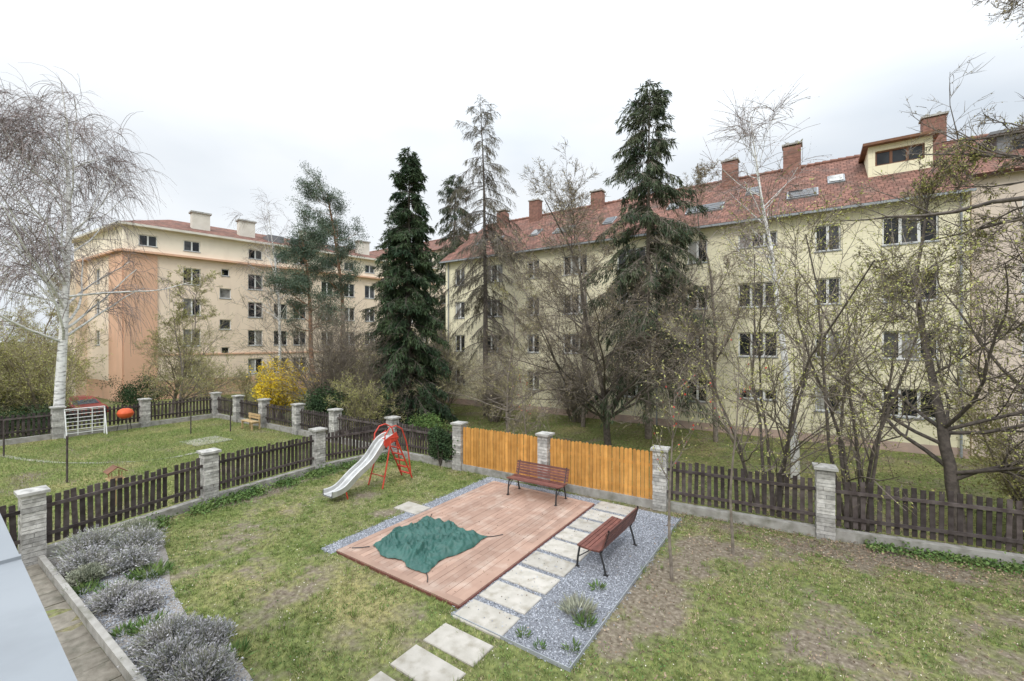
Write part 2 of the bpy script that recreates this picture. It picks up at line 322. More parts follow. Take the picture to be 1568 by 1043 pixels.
for i,(a,b_,c,d) in enumerate(GR):
    mb.add([(a,c,.002+.002*i),(b_,c,.002+.002*i),(b_,d,.002+.002*i),(a,d,.002+.002*i)],[[0,1,2,3]],0)
    A=(b_-a)*(d-c);n=int(A*1500)
    p=np.stack([rng.uniform(a,b_,n),rng.uniform(c,d,n)],1)
    p[:,0]+=rng.normal(0,.06,n);p[:,1]+=rng.normal(0,.03,n)
    p=p[~inr(p[:,0],p[:,1],-8.5,-5.0,5.7,11.4)]
    for q in PV[:9]: p=p[~(inr(p[:,0],p[:,1],*q)&(rng.uniform(0,1,len(p))<.98))]
    n=len(p);s=rng.uniform(.008,.019,n)
    off=np.array([[1,0,0],[0,1,0],[-1,0,0],[0,-1,0],[0,0,.8]])
    th=rng.uniform(0,6.28,n)
    o=off[None]*rng.uniform(.6,1.3,(n,5,1))
    ox=o[...,0]*np.cos(th)[:,None]-o[...,1]*np.sin(th)[:,None];oy=o[...,0]*np.sin(th)[:,None]+o[...,1]*np.cos(th)[:,None]
    onp=np.zeros(n,bool)
    for q in PV[:9]: onp|=inr(p[:,0],p[:,1],*q)
    v=np.stack([p[:,0:1]+ox*s[:,None],p[:,1:2]+oy*s[:,None],.006+onp[:,None]*.027+o[...,2]*s[:,None]],-1)
    b0=np.arange(n)[:,None,None]*5
    mb.add(v.reshape(-1,3),(b0+np.array([[0,1,4],[1,2,4],[2,3,4],[3,0,4]])[None]).reshape(-1,3),1)
gbase=mk('gravel_bed',(.13,.14,.16),(.29,.30,.33),scale=55,rough=.95,detail=3,bump=1.,bscale=60)
build('gravel_area',mb,[gbase,M['gravel']])
mb=MB();beam(mb,(-2.77,5.48,.02),(-2.77,11.75,.02),.012,.07);beam(mb,(-4.98,5.49,.015),(-2.77,5.49,.015),.012,.06);build('gravel_metal_edging',mb,[M['grey']])
# ------------------------------------------------------------------ tarp
n=90;u,v=np.meshgrid(np.linspace(-1,1,n),np.linspace(-1,1,n))
X=-7.15+.95*u+.05*fnoise(u,v,1.6,2)+.05*v*u;Y=7.08+.95*v+.10*fnoise(u,v,1.4,5)-.06*u
X+= .05*np.sin(v*5); Y+=.06*np.sin(u*6+1)
edge=np.clip(1-np.maximum(abs(u),abs(v))**6,0,1)
rid=np.abs(fnoise(u+.6*v,v*.6,1.5,11));rid2=np.abs(fnoise(u,v+.5*u,3.2,21))
Z=.062+edge*(.10+.34*np.clip(.33-rid,0,1)+.22*np.clip(.3-rid2,0,1)-.10*np.exp(-((u-.1)**2+(v+.1)**2)*3))+.03*np.abs(fnoise(u,v,5,31))
mb=MB();idx=np.arange(n*n).reshape(n,n)
mb.add(np.stack([X,Y,Z],-1).reshape(-1,3),np.stack([idx[:-1,:-1],idx[:-1,1:],idx[1:,1:],idx[1:,:-1]],-1).reshape(-1,4),0,True)
for (a,b_) in [((-6.24,6.15),(-5.95,5.9)),((-6.25,7.95),(-5.95,8.35)),((-8.05,8.0),(-8.2,8.3)),((-8.02,6.2),(-8.3,5.95))]:
    tube(mb,[(*a,.07),((a[0]+b_[0])/2+.03,(a[1]+b_[1])/2,.065),(*b_,.06)],.010,5,1)
build('sandbox_tarpaulin_cover',mb,[M['tarp'],M['blackm']])
# ------------------------------------------------------------------ benches
def bench(loc,rot):
    e=empty('park_bench')
    W=1.75
    s=MB()
    for i in range(6): box(s,(0,-.19+.082*i,.45+.012*abs(i-3)*.6),(W,.072,.03),rx(-.05))
    build('seat',s,[M['benchw']],e)
    b=MB()
    for i in range(5):
        z=.53+.074*i; box(b,(0,.30+.022*i+.012,z),(W,.026,.064),rx(-.28))
    build('backrest',b,[M['benchw']],e)
    for k,sx in enumerate((-.79,.79)):
        l=MB()
        tube(l,[(sx,-.27,0),(sx,-.25,.2),(sx,-.21,.425)],.022,6)
        tube(l,[(sx,-.21,.42),(sx,.1,.415),(sx,.27,.43),(sx,.335,.6),(sx,.42,.88)],.02,6)
        tube(l,[(sx,.36,0),(sx,.30,.22),(sx,.235,.425)],.022,6)
        tube(l,[(sx,-.25,.2),(sx,.0,.39)],.012,5)
        box(l,(sx,-.27,.006),(.06,.09,.012));box(l,(sx,.36,.006),(.06,.09,.012))
        build('leg_%d'%(k+1),l,[M['blackm']],e)
    e.location=loc;e.rotation_euler=(0,0,rot)
bench((-6.6,10.9,.052),0.02)
bench((-3.64,8.9,.01),-math.pi/2-.03)
# ------------------------------------------------------------------ slide
e=empty('playground_slide');e.location=(-11.3,0,0)
prof=np.array([(9.62,1.46),(9.4,1.45),(9.2,1.36),(9.0,1.14),(8.8,.92),(8.55,.74),(8.3,.62),(8.05,.46),(7.85,.31),(7.65,.22),(7.45,.20),(7.3,.205)])
tt=np.linspace(0,len(prof)-1,45);pp=np.stack([np.interp(tt,np.arange(len(prof)),prof[:,0]),np.interp(tt,np.arange(len(prof)),prof[:,1])],1)
for _ in range(3): pp[1:-1]=(pp[:-2]+2*pp[1:-1]+pp[2:])/4
mb=MB();sec=[(-.235,.14),(-.21,.15),(-.195,.13),(-.19,.03),(-.16,0),(.16,0),(.19,.03),(.195,.13),(.21,.15),(.235,.14),(.235,-.02),(.19,-.035),(-.19,-.035),(-.235,-.02)]
T=np.gradient(pp,axis=0);T/=np.linalg.norm(T,axis=1)[:,None];Nn=np.stack([T[:,1],-T[:,0]],1);Nn*=np.sign(Nn[:,1:2])
V=np.array([[(a,p[0]+nn[0]*h,p[1]+nn[1]*h) for a,h in sec] for p,nn in zip(pp,Nn)]);m_=len(sec)
F=[[i*m_+j,i*m_+(j+1)%m_,(i+1)*m_+(j+1)%m_,(i+1)*m_+j] for i in range(len(pp)-1) for j in range(m_)]
mb.add(V.reshape(-1,3),F,0,False)
build('chute',mb,[M['steel']],e)
mb=MB()
for sx in (-.25,.25):
    tube(mb,[(sx,9.55,1.47),(sx,9.9,.75),(sx,10.25,0)],.026,7)
    tube(mb,[(sx,9.1,1.30),(sx,9.12,1.62),(sx,9.3,1.83),(sx,9.55,1.86),(sx,9.8,1.72),(sx,10.0,1.25),(sx,10.1,.8),(sx,10.2,.1)],.022,7)
    tube(mb,[(sx,9.2,1.5),(sx,9.65,1.48)],.02,7)
    tube(mb,[(sx,9.35,1.42),(sx*1.2,9.15,.7),(sx*1.35,8.95,0)],.024,7)
    tube(mb,[(sx*.9,7.75,.22),(sx*.9,7.8,0)],.02,7)
    beam(mb,(sx,9.1,1.33),(sx,9.62,1.55),.012,.24)
for i in range(6):
    f=(i+.7)/6.3;y=10.25-.7*f;z=1.47*f
    box(mb,(0,y,z),(.48,.09,.025))
box(mb,(0,9.5,1.43),(.48,.3,.02))
tube(mb,[(-.32,9.05,.35),(.32,9.05,.35)],.016,6)
build('ladder_and_rails',mb,[M['red']],e)
# ------------------------------------------------------------------ fences
def post(par,x,y,h,z0=0,w=.36,rot=0):
    mb=MB();r=rz(rot);z=z0-.3;lay=0
    box(mb,(x,y,z0+(h-.08-.3)/2-.01),(w-.05,w-.05,h-.08+.28),r,1)
    while z<z0+h-.12:
        hh=min(rng.uniform(.065,.11),z0+h-.08-z)
        cuts=[-w/2]+([rng.uniform(-.07,.07)] if rng.random()<.75 else [])+[w/2]
        for a,b_ in zip(cuts[:-1],cuts[1:]):
            j=rng.uniform(-.014,.014,2)
            c=np.array([(a+b_)/2,0,0]);s=[b_-a-.008,w+j[0],hh-.01]
            if lay%2: c=c[[1,0,2]];s=[s[1],s[0],s[2]]
            box(mb,np.array([x,y,z+hh/2])+r@c,s,r,0)
        z+=hh;lay+=1
    a=w/2+.05
    v=[(sx*q,sy*q,zz) for q,zz in ((a,-.08),(a,-.02),(.05,.015)) for sx,sy in ((-1,-1),(1,-1),(1,1),(-1,1))]
    f=[[3,2,1,0]]+[[i+4*l,(i+1)%4+4*l,(i+1)%4+4*l+4,i+4*l+4] for l in (0,1) for i in range(4)]+[[8,9,10,11]]
    mb.add((np.array(v)@r.T)+np.array([x,y,z0+h]),f,2)
    build('stone_post',mb,[M['stone'],M['mortar'],M['cap']],par)
def run(par,p,q,kind='dark',top=1.34,gap=.135,z0=0,z1=0,low=.22,basew=.2):
    p=np.array(p,float);q=np.array(q,float);d=q-p;L=np.linalg.norm(d);d/=L;n=np.array([-d[1],d[0]]);a=math.atan2(d[1],d[0])
    mb=MB();w=MB()
    mid=(p+q)/2
    box(w,(*mid,(z0+z1)/2+low/2-.2),(L-.3,basew,low+.4),rz(a),0);build('base_wall',w,[M['conc']],par)
    if kind=='dark':
        k=int((L-.4)/gap)
        for i in range(k):
            s=.2+(i+.5)*(L-.4)/k;c=p+d*s+n*.03;t=top+rng.normal(0,.022);zz=z0+(z1-z0)*s/L
            b0=.28;ww=.092+rng.normal(0,.003)
            if rng.random()<.01: continue
            R=rz(a+rng.normal(0,.02))@ry(rng.normal(0,.015))
            box(mb,(*c,zz+(t+b0)/2),(ww,.02,t-b0),R,0)
        for z in (.5,1.1):
            beam(mb,(*(p+d*.15-n*.005),z0+z),(*(q-d*.15-n*.005),z1+z),.045,.07,0)
        build('pickets',mb,[M['wood']],par)
    else:
        k=int((L-.36)/.118)
        for i in range(k):
            s=.2+(i+.5)*(L-.38)/k;c=p+d*s-n*.04
            t=top+rng.normal(0,.01)
            ww=.102;z_b=.20
            th=np.linspace(0,math.pi,7);prof=[(-ww/2,z_b),(ww/2,z_b)]+[(ww/2*math.cos(x_),t-ww/2+ww/2*math.sin(x_)) for x_ in th]
            m2=len(prof);R=rz(a+rng.normal(0,.015))@ry(rng.normal(0,.004))
            v=np.array([(x_,o,z_) for o in (-.011,.011) for x_,z_ in prof])@R.T+np.array([*c,0.])
            f=np.arange(m2)
            mb.add(v,[[j,j+m2,(j+1)%m2+m2,(j+1)%m2] for j in range(m2)],0)
            mb.f.append((np.array([f])+mb.n-2*m2,0,False));mb.f.append((np.array([f[::-1]+m2])+mb.n-2*m2,0,False))
        for z in (.45,1.15): beam(mb,(*(p+d*.16),z),(*(q-d*.16),z),.04,.08,0)
        build('boards',mb,[M['orange']],par)
P=[(-13.9,11.85),(-10.4,11.9),(-6.95,12.05),(-3.4,12.2),(.27,12.6),(3.95,13.3),(7.6,14.1),(11.3,14.9)]
fe=empty('picket_fence')
for (x,y) in P[1:2]+P[3:]: post(fe,x,y,1.69,rot=.1)
post(fe,*P[0],1.55)
run(fe,P[0],P[1],top=1.3)
for i in (3,4,5,6): run(fe,P[i],P[i+1],gap=.15)
fo=empty('orange_board_fence');post(fo,*P[2],1.69)
run(fo,P[1],P[2],'o',1.55);run(fo,P[2],P[3],'o',1.55)
Q=[(-12.6,-1.6),(-13.35,1.9),(-14.05,5.4),(-14.35,8.9),P[0]]
fs=empty('picket_fence')
for q in Q[:4]: post(fs,*q,1.52)
for i in range(4): run(fs,Q[i],Q[i+1],top=1.3)
fn=empty('picket_fence')
R_=[(-29.4,-5.),(-29.4,-1.7),(-29.4,1.7),(-29.4,5.),(-29.5,8.3),(-29.5,11.7),(-26.9,11.8),(-24.1,11.85),(-20.9,11.9),(-17.9,11.95),(-14.2,12.0)]
for q in R_[:-1]: post(fn,*q,1.5,w=.4)
for i in range(len(R_)-1): run(fn,R_[i],R_[i+1],top=1.25,gap=.16)
# ------------------------------------------------------------------ buildings
def facade(wl,fr,gl,O,d,n,L,z0,z1,wins,matf,sill=True):
    O=np.array(O,float);d=np.array(d);n=np.array(n)
    P3=lambda s,o,z:np.array([*(O+d*s+n*o),z])
    ss=sorted(set([0,L]+[w[0] for w in wins]+[w[1] for w in wins]));extra=[z0,z1]+[w[2] for w in wins]+[w[3] for w in wins]+matf[0]
    zz=sorted(set(z for z in extra if z0<=z<=z1))
    ccw=d[0]*n[1]-d[1]*n[0]<0
    def quad(mbx,a,b_,c,e_,m): mbx.add([a,b_,c,e_],[[0,1,2,3] if ccw else [3,2,1,0]],m)
    for a,b_ in zip(ss[:-1],ss[1:]):
        for c,e_ in zip(zz[:-1],zz[1:]):
            sm,zm=(a+b_)/2,(c+e_)/2
            if any(w[0]<sm<w[1] and w[2]<zm<w[3] for w in wins): continue
            quad(wl,P3(a,0,c),P3(b_,0,c),P3(b_,0,e_),P3(a,0,e_),matf[1](sm,zm))
    D=-.2
    for w in wins:
        a,b_,c,e_,k=w[:5]
        m=matf[1]((a+b_)/2,(c+e_)/2)
        quad(wl,P3(a,D,c),P3(a,0,c),P3(a,0,e_),P3(a,D,e_),m);quad(wl,P3(b_,0,c),P3(b_,D,c),P3(b_,D,e_),P3(b_,0,e_),m)
        quad(wl,P3(a,0,e_),P3(b_,0,e_),P3(b_,D,e_),P3(a,D,e_),m);quad(wl,P3(a,D,c),P3(b_,D,c),P3(b_,0,c),P3(a,0,c),m)
        t=.075; fm=w[5] if len(w)>5 else 0
        obox(fr,O,d,n,a,b_,D+.02,D+.09,c,c+t,fm);obox(fr,O,d,n,a,b_,D+.02,D+.09,e_-t,e_,fm)
        for i in range(k+1):
            s=a+(b_-a)*i/k
            s0,s1=(s,s+t) if i==0 else ((s-t,s) if i==k else (s-.06,s+.06))
            obox(fr,O,d,n,s0,s1,D+.022,D+.088,c+t,e_-t,fm)
        for i in range(k):
            q0=a+(b_-a)*i/k;q1=a+(b_-a)*(i+1)/k
            quad(gl,P3(q0,D+.04,c),P3(q1,D+.04,c),P3(q1,D+.04,e_),P3(q0,D+.04,e_),0)
        if sill: obox(fr,O,d,n,a-.05,b_+.05,-.1,.05,c-.05,c,1)
yb=empty('yellow_apartment_building')
O=(-26.3,28.3);L=32.3
cols=[(3.95,2.05,3),(.73,1.1,2),(-2.5,1.95,3),(-5.7,1.15,2),(-9.8,1.95,3),(-13.9,1.9,3),(-17.4,1.1,2),(-21.1,1.8,3),(-24.7,1.1,2)]
rows=[1.57,4.38,7.2,10.0]
wins=[]
for c,w,k in cols:
    for r,zc in enumerate(rows):
        h=1.4
        if c==-2.5 and r==0: wins.append((c+26.3-w/2,c+26.3+w/2,1.25,1.85,3));continue
        if c==-2.5 and r==3: wins.append((c+26.3-w/2,c+26.3+w/2,9.9,10.7,3));continue
        if c==-21.1 and r==0: wins.append((c+26.3-.8,c+26.3+.8,-.55,1.75,2,2));continue
        wins.append((c+26.3-w/2,c+26.3+w/2,zc-h/2,zc+h/2,k))
wl=MB();fr=MB();gl=MB()
facade(wl,fr,gl,O,(1,0),(0,-1),L,-1.,11.6,wins,([-.35],lambda s,z:1 if z<-.35 else 0))
for xx in (-26.3,6.0):
    v=[(xx,28.3,-1),(xx,40.3,-1),(xx,40.3,11.6),(xx,34.3,15.7),(xx,28.3,11.6)]
    wl.add(v,[[4,3,2,1,0] if xx<0 else [0,1,2,3,4]],0)
wl.add([(-26.3,40.3,-1),(6,40.3,-1),(6,40.3,11.6),(-26.3,40.3,11.6)],[[3,2,1,0]],0)
obox(wl,O,(1,0),(0,-1),0,L,.003,.12,11.3,11.5,2)
build('walls',wl,[M['ywall'],M['yplinth'],M['plasterw']],yb);build('window_frames',fr,[M['white'],M['grey'],M['brownd']],yb);build('window_glass',gl,[M['glass']],yb)
def roof_obj(name,x0,x1,yE,yR,zE,zR,par,over=.45,mat='roof'):
    s=(zR-zE)/(yR-yE);ang=math.atan(s);w=math.hypot(yR-yE+over,(yR-yE+over)*s)
    m=MB();m.add([(x0,0,0),(x1,0,0),(x1,w,0),(x0,w,0),(x0,0,-.15),(x1,0,-.15),(x1,w,-.15),(x0,w,-.15)],[[0,1,2,3],[7,6,5,4],[0,4,5,1],[2,6,7,3],[1,5,6,2],[3,7,4,0]],0)
    o=build(name,m,[M[mat]],par);o.location=(0,yE-over,zE-over*s+.15);o.rotation_euler=(ang,0,0)
    m2=MB();m2.add(m.v[0],m.f[0][0],0)
    o2=build(name+'_rear',m2,[M[mat]],par);o2.location=(x0+x1,2*yR-yE+over,zE-over*s+.15);o2.rotation_euler=(ang,0,math.pi)
    mr_=MB();k=int((x1-x0)/.4)
    for i in range(k): tube(mr_,[(x0+i*.4,yR,zR+.19),(x0+i*.4+.43,yR,zR+.17)],(.14,.11),7)
    build(name+'_ridge_tiles',mr_,[M['brickch']],par)
roof_obj('roof',-26.6,6.1,28.3,34.3,11.6,15.75,yb)
det=MB()
def onroof(u,dy): return (u,28.3+dy,11.6+dy*4.15/6+.18)
ang=math.atan(4.15/6)
for u,dy,w,l in [(-24,2.2,.8,1.2),(-22.3,2.2,.8,1.2),(-18.5,2.3,.8,1.2),(-15.8,2.0,1.6,1.1),(-12.2,2.3,.8,1.2),(-10.6,2.3,.8,1.2),(-5.6,1.8,2.2,1.2),(-3.,3.3,.8,1.2),(-.4,1.7,1.5,1.2),(1.2,3.,.8,1.2),(-7.8,3.,.8,1.1)]:
    c=np.array(onroof(u,dy));box(det,c,(w,l,.14),rx(ang),0);box(det,c+np.array([0,-.06,.085]),(w-.16,l-.2,.02),rx(ang),1)
obox(det,(-26.6,27.85),(1,0),(0,-1),0,32.7,-.02,.1,11.28,11.40,0)
for u in (-25.9,-8.1,5.7):
    tube(det,[(u,28.2,11.3),(u,28.2,-.8)],.05,8,0)
build('skylights_and_gutter',det,[M['grey'],M['glass']],yb)
ch=MB()
for u,y,zt in [(-20.3,33.5,17.),(-4.6,33.5,16.9),(-1.,33.5,17.1),(5.6,33.2,16.9),(-23.9,33.5,16.7),(-14.5,33.8,16.8)]:
    for j in range(int((zt-14)/.15)): box(ch,(u,y,14+.15*j+.075),(.95+.008*(j%2),.7+.008*(j%2),.145),None,0)
    box(ch,(u,y,zt+.04),(1.1,.85,.1),None,1)
    for a in (-.25,.25): tube(ch,[(u+a,y,zt+.08),(u+a,y,zt+.3)],.09,8,1)
build('chimneys',ch,[M['brickch'],M['cap']],yb)
dm=MB();g2=MB();f2=MB()
facade(dm,f2,g2,(2.6,30.9),(1,0),(0,-1),2.6,13.1,15.2,[(.3,2.3,14.1,14.9,3,2)],([],lambda s,z:0),False)
for xx in (2.6,5.2): dm.add([(xx,30.9,13.1),(xx,34.3,13.1),(xx,34.3,15.2),(xx,30.9,15.2)],[[0,1,2,3]],0)
box(dm,(3.9,32.4,15.27),(3.1,3.7,.14),None,1)
build('dormer',dm,[M['ywall'],M['brownd']],yb);build('dormer_glass',g2,[M['glass']],yb);build('dormer_frame',f2,[M['white'],M['grey'],M['brownd']],yb)
nb=empty('beige_apartment_building');wl=MB();fr=MB();gl=MB()
wins=[(s-w/2,s+w/2,z-.7,z+.7,k) for s,w,k in [(2.2,1.2,2),(5.4,1.9,3),(9,1.2,2),(12.4,1.9,3),(16,1.2,2)] for z in (1.7,4.6,7.5,10.4)]
facade(wl,fr,gl,(6.25,29.2),(1,0),(0,-1),20,-1,12.4,wins,([],lambda s,z:0))
wl.add([(6.25,29.2,-1),(6.25,41,-1),(6.25,41,12.4),(6.25,29.2,12.4)],[[3,2,1,0]],0)
build('walls',wl,[M['pinkwall']],nb);build('window_frames',fr,[M['white'],M['grey']],nb);build('window_glass',gl,[M['glass']],nb)
roof_obj('roof',6.2,26.5,29.2,35,12.4,15.8,nb)
m=MB();facade(m,m,gl2:=MB(),(7.6,31.4),(1,0),(0,-1),9,13.0,14.7,[(.5,2.3,13.7,14.4,2,0),(3,5.,13.7,14.4,2,0),(6,8.2,13.7,14.4,3,0)],([],lambda s,z:0),False)
box(m,(12.1,33.1,14.8),(9.6,4.,.14),None,0);box(m,(7.6,33.,13.85),(.02,3.2,1.7),None,0)
build('dormer_row',m,[M['darkm'],M['white']],nb);build('dormer_glass',gl2,[M['glass']],nb)
ob=empty('orange_apartment_building')
dd=np.array([.16,.987]);dd/=np.linalg.norm(dd);nn=np.array([dd[1],-dd[0]]);C0=np.array([-49.6,12.5]);LL=34.
def mfo(s,z):
    if z<.9: return 2
    return 1 if z>12.5 else 0
cs=[(1.65,0),(4.9,1),(10.35,1),(12.8,1),(14.8,1),(17.9,1),(20.6,1),(23.3,1),(26,1),(29,1),(31.7,1)]
wins=[]
for s,a in cs:
    for z in ([1.94,4.87,7.8,10.7] if s>3 else []): wins.append((s-.7,s+.7,z-.8,z+.8,2))
    wins.append((s-.65,s+.65,13.1,14.1,2))
for z,h in ((11.4,.35),(9.3,.5),(6.2,.5),(3.6,.35)): wins.append((7.64-h,7.64+h,z-h,z+h,1))
wl=MB();fr=MB();gl=MB()
facade(wl,fr,gl,C0,dd,nn,LL,-1.2,14.7,wins,([.9,3.3,12.5],mfo))
ed=np.array([-.999,-.044]);ed/=np.linalg.norm(ed);en=np.array([ed[1],-ed[0]]);
if en@np.array([0,-1.])<0: en=-en
w2=[(s-.6,s+.6,z-.7,z+.7,2) for s in (6.5,) for z in (4.87,7.8,10.7)]
facade(wl,fr,gl,C0,ed,en,13.4,-1.2,14.7,w2,([.9,12.5],lambda s,z:2 if z<.9 else (1 if z>12.5 else 0)))
E1=C0+ed*13.4;F1=C0+dd*LL;G1=F1+ed*13.4
wl.add([(*F1,-1.2),(*G1,-1.2),(*G1,14.7),(*F1,14.7)],[[0,1,2,3]],0);wl.add([(*E1,-1.2),(*G1,-1.2),(*G1,14.7),(*E1,14.7)],[[3,2,1,0]],0)
build('walls',wl,[M['owall'],M['pwall'],M['obase']],ob);build('window_frames',fr,[M['white'],M['grey']],ob);build('window_glass',gl,[M['glass']],ob)
co=MB()
obox(co,C0,dd,nn,-.25,LL,.003,.45,12.4,12.58,0);obox(co,C0,ed,en,-.0,13.6,.003,.45,12.402,12.578,0)
obox(co,C0,dd,nn,-.4,LL,-.3,.55,14.7,14.9,1);obox(co,C0,ed,en,0.31,13.8,-.3,.55,14.702,14.898,1)
obox(co,C0,dd,nn,2.35,LL,.003,.1,3.22,3.36,0)
obox(co,C0,dd,nn,.003,2.3,.003,.09,-1.0,12.34,2);obox(co,C0,ed,en,.003,3.2,.003,.12,-1.0,12.34,2)
obox(co,C0,ed,en,9.5,13.3,.003,.8,-1.0,12.34,3)
build('cornices',co,[M['obase'],M['plasterw'],M['obase'],M['owall']],ob)
rf=MB()
A=C0-dd*.4+nn*.5;B_=C0+dd*LL+nn*.5;Cc=B_+ed*14.2;D_=A+ed*14.4
R0=A+ed*7+dd*6;R1=B_+ed*7
z=14.9;zr=17.2
rf.add([(*A,z),(*B_,z),(*R1,zr),(*R0,zr)],[[0,1,2,3]],0);rf.add([(*Cc,z),(*D_,z),(*R0,zr),(*R1,zr)],[[0,1,2,3]],0);rf.add([(*D_,z),(*A,z),(*R0,zr)],[[0,1,2]],0)
build('roof',rf,[M['roof']],ob)
ch=MB()
for t in (6.5,10.6,17,24):
    c=C0+dd*t+ed*2.4;a=math.atan2(dd[1],dd[0]);box(ch,(*c,16.),(1.5,.9,2.7),rz(a),0);box(ch,(*c,17.4),(1.75,1.15,.15),rz(a),1)
for t in (13,15.5,20): 
    c=C0+dd*t+ed*1.8;box(ch,(*c,15.7),(1.6,1.8,.8),rz(math.atan2(dd[1],dd[0])),2)
build('chimneys',ch,[M['plasterw'],M['cap'],M['darkm']],ob)
fb=empty('distant_apartment_building');wl=MB();fr=MB();gl=MB()
wins=[(s-.7,s+.7,z-.75,z+.75,2) for s in np.arange(2,34,3.1) for z in (2,5,8,11,14,17)]
facade(wl,fr,gl,(-80,50),(1,0),(0,-1),35.5,-1,18.8,wins,([],lambda s,z:0))
wl.add([(-44.5,50,-1),(-44.5,62,-1),(-44.5,62,18.8),(-44.5,56,22),(-44.5,50,18.8)],[[0,1,2,3,4]],0)
build('walls',wl,[M['pwall']],fb);build('window_frames',fr,[M['white'],M['grey']],fb);build('window_glass',gl,[M['glass']],fb)
roof_obj('roof',-80.5,-44.2,50,56,18.8,22,fb)
# ------------------------------------------------------------------ trees
def leader(base,H,r,n,wander,lean,rng,taper=.15):
    d=np.array([[lean[0],lean[1],1.]])
    return grow(np.array([base],float),d,np.array([H]),np.array([r]),taper,n,wander,.03,rng)+(np.array([H]),)
def lvl(mb,B,k,t0,t1,ang,angv,lr,lrv,rr,n,wander,grav,rng,mat,sides=3,rmin=.006,cone=0.,taper=.3,flat=0.,rmax=9):
    p,d,l,r,t=spawn(B,k,t0,t1,ang,angv,lr,lrv,rr,rng,cone,flat)
    r=np.clip(r,rmin,rmax)
    pts,rad=grow(p,d,l,r,taper,n,wander,grav,rng);tubes(mb,pts,rad,sides,mat)
    return pts,rad,l
def on_pts(B,n,rng,t0=.1):
    pts=B[0];N,P,_=pts.shape;i=rng.integers(0,N,n);x=rng.uniform(t0,1,n)*(P-1)*.999;j=x.astype(int);f=(x-j)[:,None]
    return pts[i,j]*(1-f)+pts[i,j+1]*f, nrm(pts[i,j+1]-pts[i,j])
def bare_tree(name,base,H,r,seed,lean=(0,0),tf=.35,k1=8,ks=(9,9,6),mats=('bark','twig','bud'),nb=3000,bs=.05,l1=.6,a1=50,grav=.04,bd=1,w=.13,t01=.5,rr1=.5):
    rng=np.random.default_rng(seed);mb=MB();z=float(gz(base[0],base[1]))-.1
    B0=leader((base[0],base[1],z),H*tf,r,6,.07,lean,rng,.75);tubes(mb,B0[0],B0[1],9,0)
    B1=lvl(mb,(B0[0],B0[1],np.array([H])),k1,t01,1.,a1,12,l1,.2,rr1,8,w,grav,rng,0,6,taper=.2)
    Bl=grow(B0[0][:,-1],B0[0][:,-1]-B0[0][:,-2],np.array([H*(1-tf)*.95]),np.array([r*.7]),.15,8,.12,.03,rng);tubes(mb,Bl[0],Bl[1],6,0)
    p,d,l,r_,t=spawn((Bl[0],Bl[1],np.array([H])),k1,.1,1,a1,12,l1*.6,.25,rr1,rng,.4);q=grow(p,d,l,r_,.2,8,w,grav,rng);tubes(mb,*q,5,0)
    B1=(np.concatenate([B1[0],q[0]]),np.concatenate([B1[1],q[1]]),np.concatenate([B1[2],l]))
    B2=lvl(mb,B1,ks[0],.15,1,42,12,.42,.3,.5,5,.15,grav,rng,0,4,.009,cone=.3)
    B3=lvl(mb,B2,ks[1],.1,1,42,14,.42,.35,.6,4,.16,grav*.6,rng,1,3,.0065,cone=.3,rmax=.016)
    B4=lvl(mb,B3,ks[2],.1,1,40,15,.5,.4,.7,3,.15,grav*.5,rng,1,1,.0058,cone=.2,rmax=.009)
    p,d=on_pts(B4,nb,rng);diamonds(mb,p,d+rng.normal(0,.8,p.shape),rng.uniform(.6,1.3,nb)*bs,bs*.6,2,rng)
    return build(name,mb,[M[m] for m in mats])
def birch(name,base,H,r,seed,k1=34,l1=.26,hang=.33,lean=(0,0),twl=1.,ks=(8,10),t0=.3,cone=.5,rt=.0062,t1=.9):
    rng=np.random.default_rng(seed);mb=MB();z=float(gz(base[0],base[1]))-.1
    B0=leader((base[0],base[1],z),H,r,14,.035,lean,rng,.08);tubes(mb,B0[0],B0[1],9,0)
    B1=lvl(mb,B0,k1,t0,t1,50,9,l1,.25,.4,8,.09,.045,rng,0,5,.012,cone=cone,rmax=r*.36)
    B2=lvl(mb,B1,ks[0],.2,1,42,12,.42,.3,.5,5,.14,-.05,rng,1,3,.009,cone=.3,rmax=.018)
    p,d,l,rr,t=spawn(B2,ks[1],.1,1,40,15,.1,.3,.5,rng)
    l=rng.uniform(.4,1.5,len(p))*twl;pts,rad=grow(p,d,l,np.full(len(p),rt),.6,5,.06,-hang,rng);tubes(mb,pts,rad,1,1)
    q,dq=on_pts((pts,),4000,rng);diamonds(mb,q,dq,rng.uniform(.04,.08,4000),.02,2,rng,.5)
    return build(name,mb,[M['birch'],M['birchtwig'],M['catkin']])
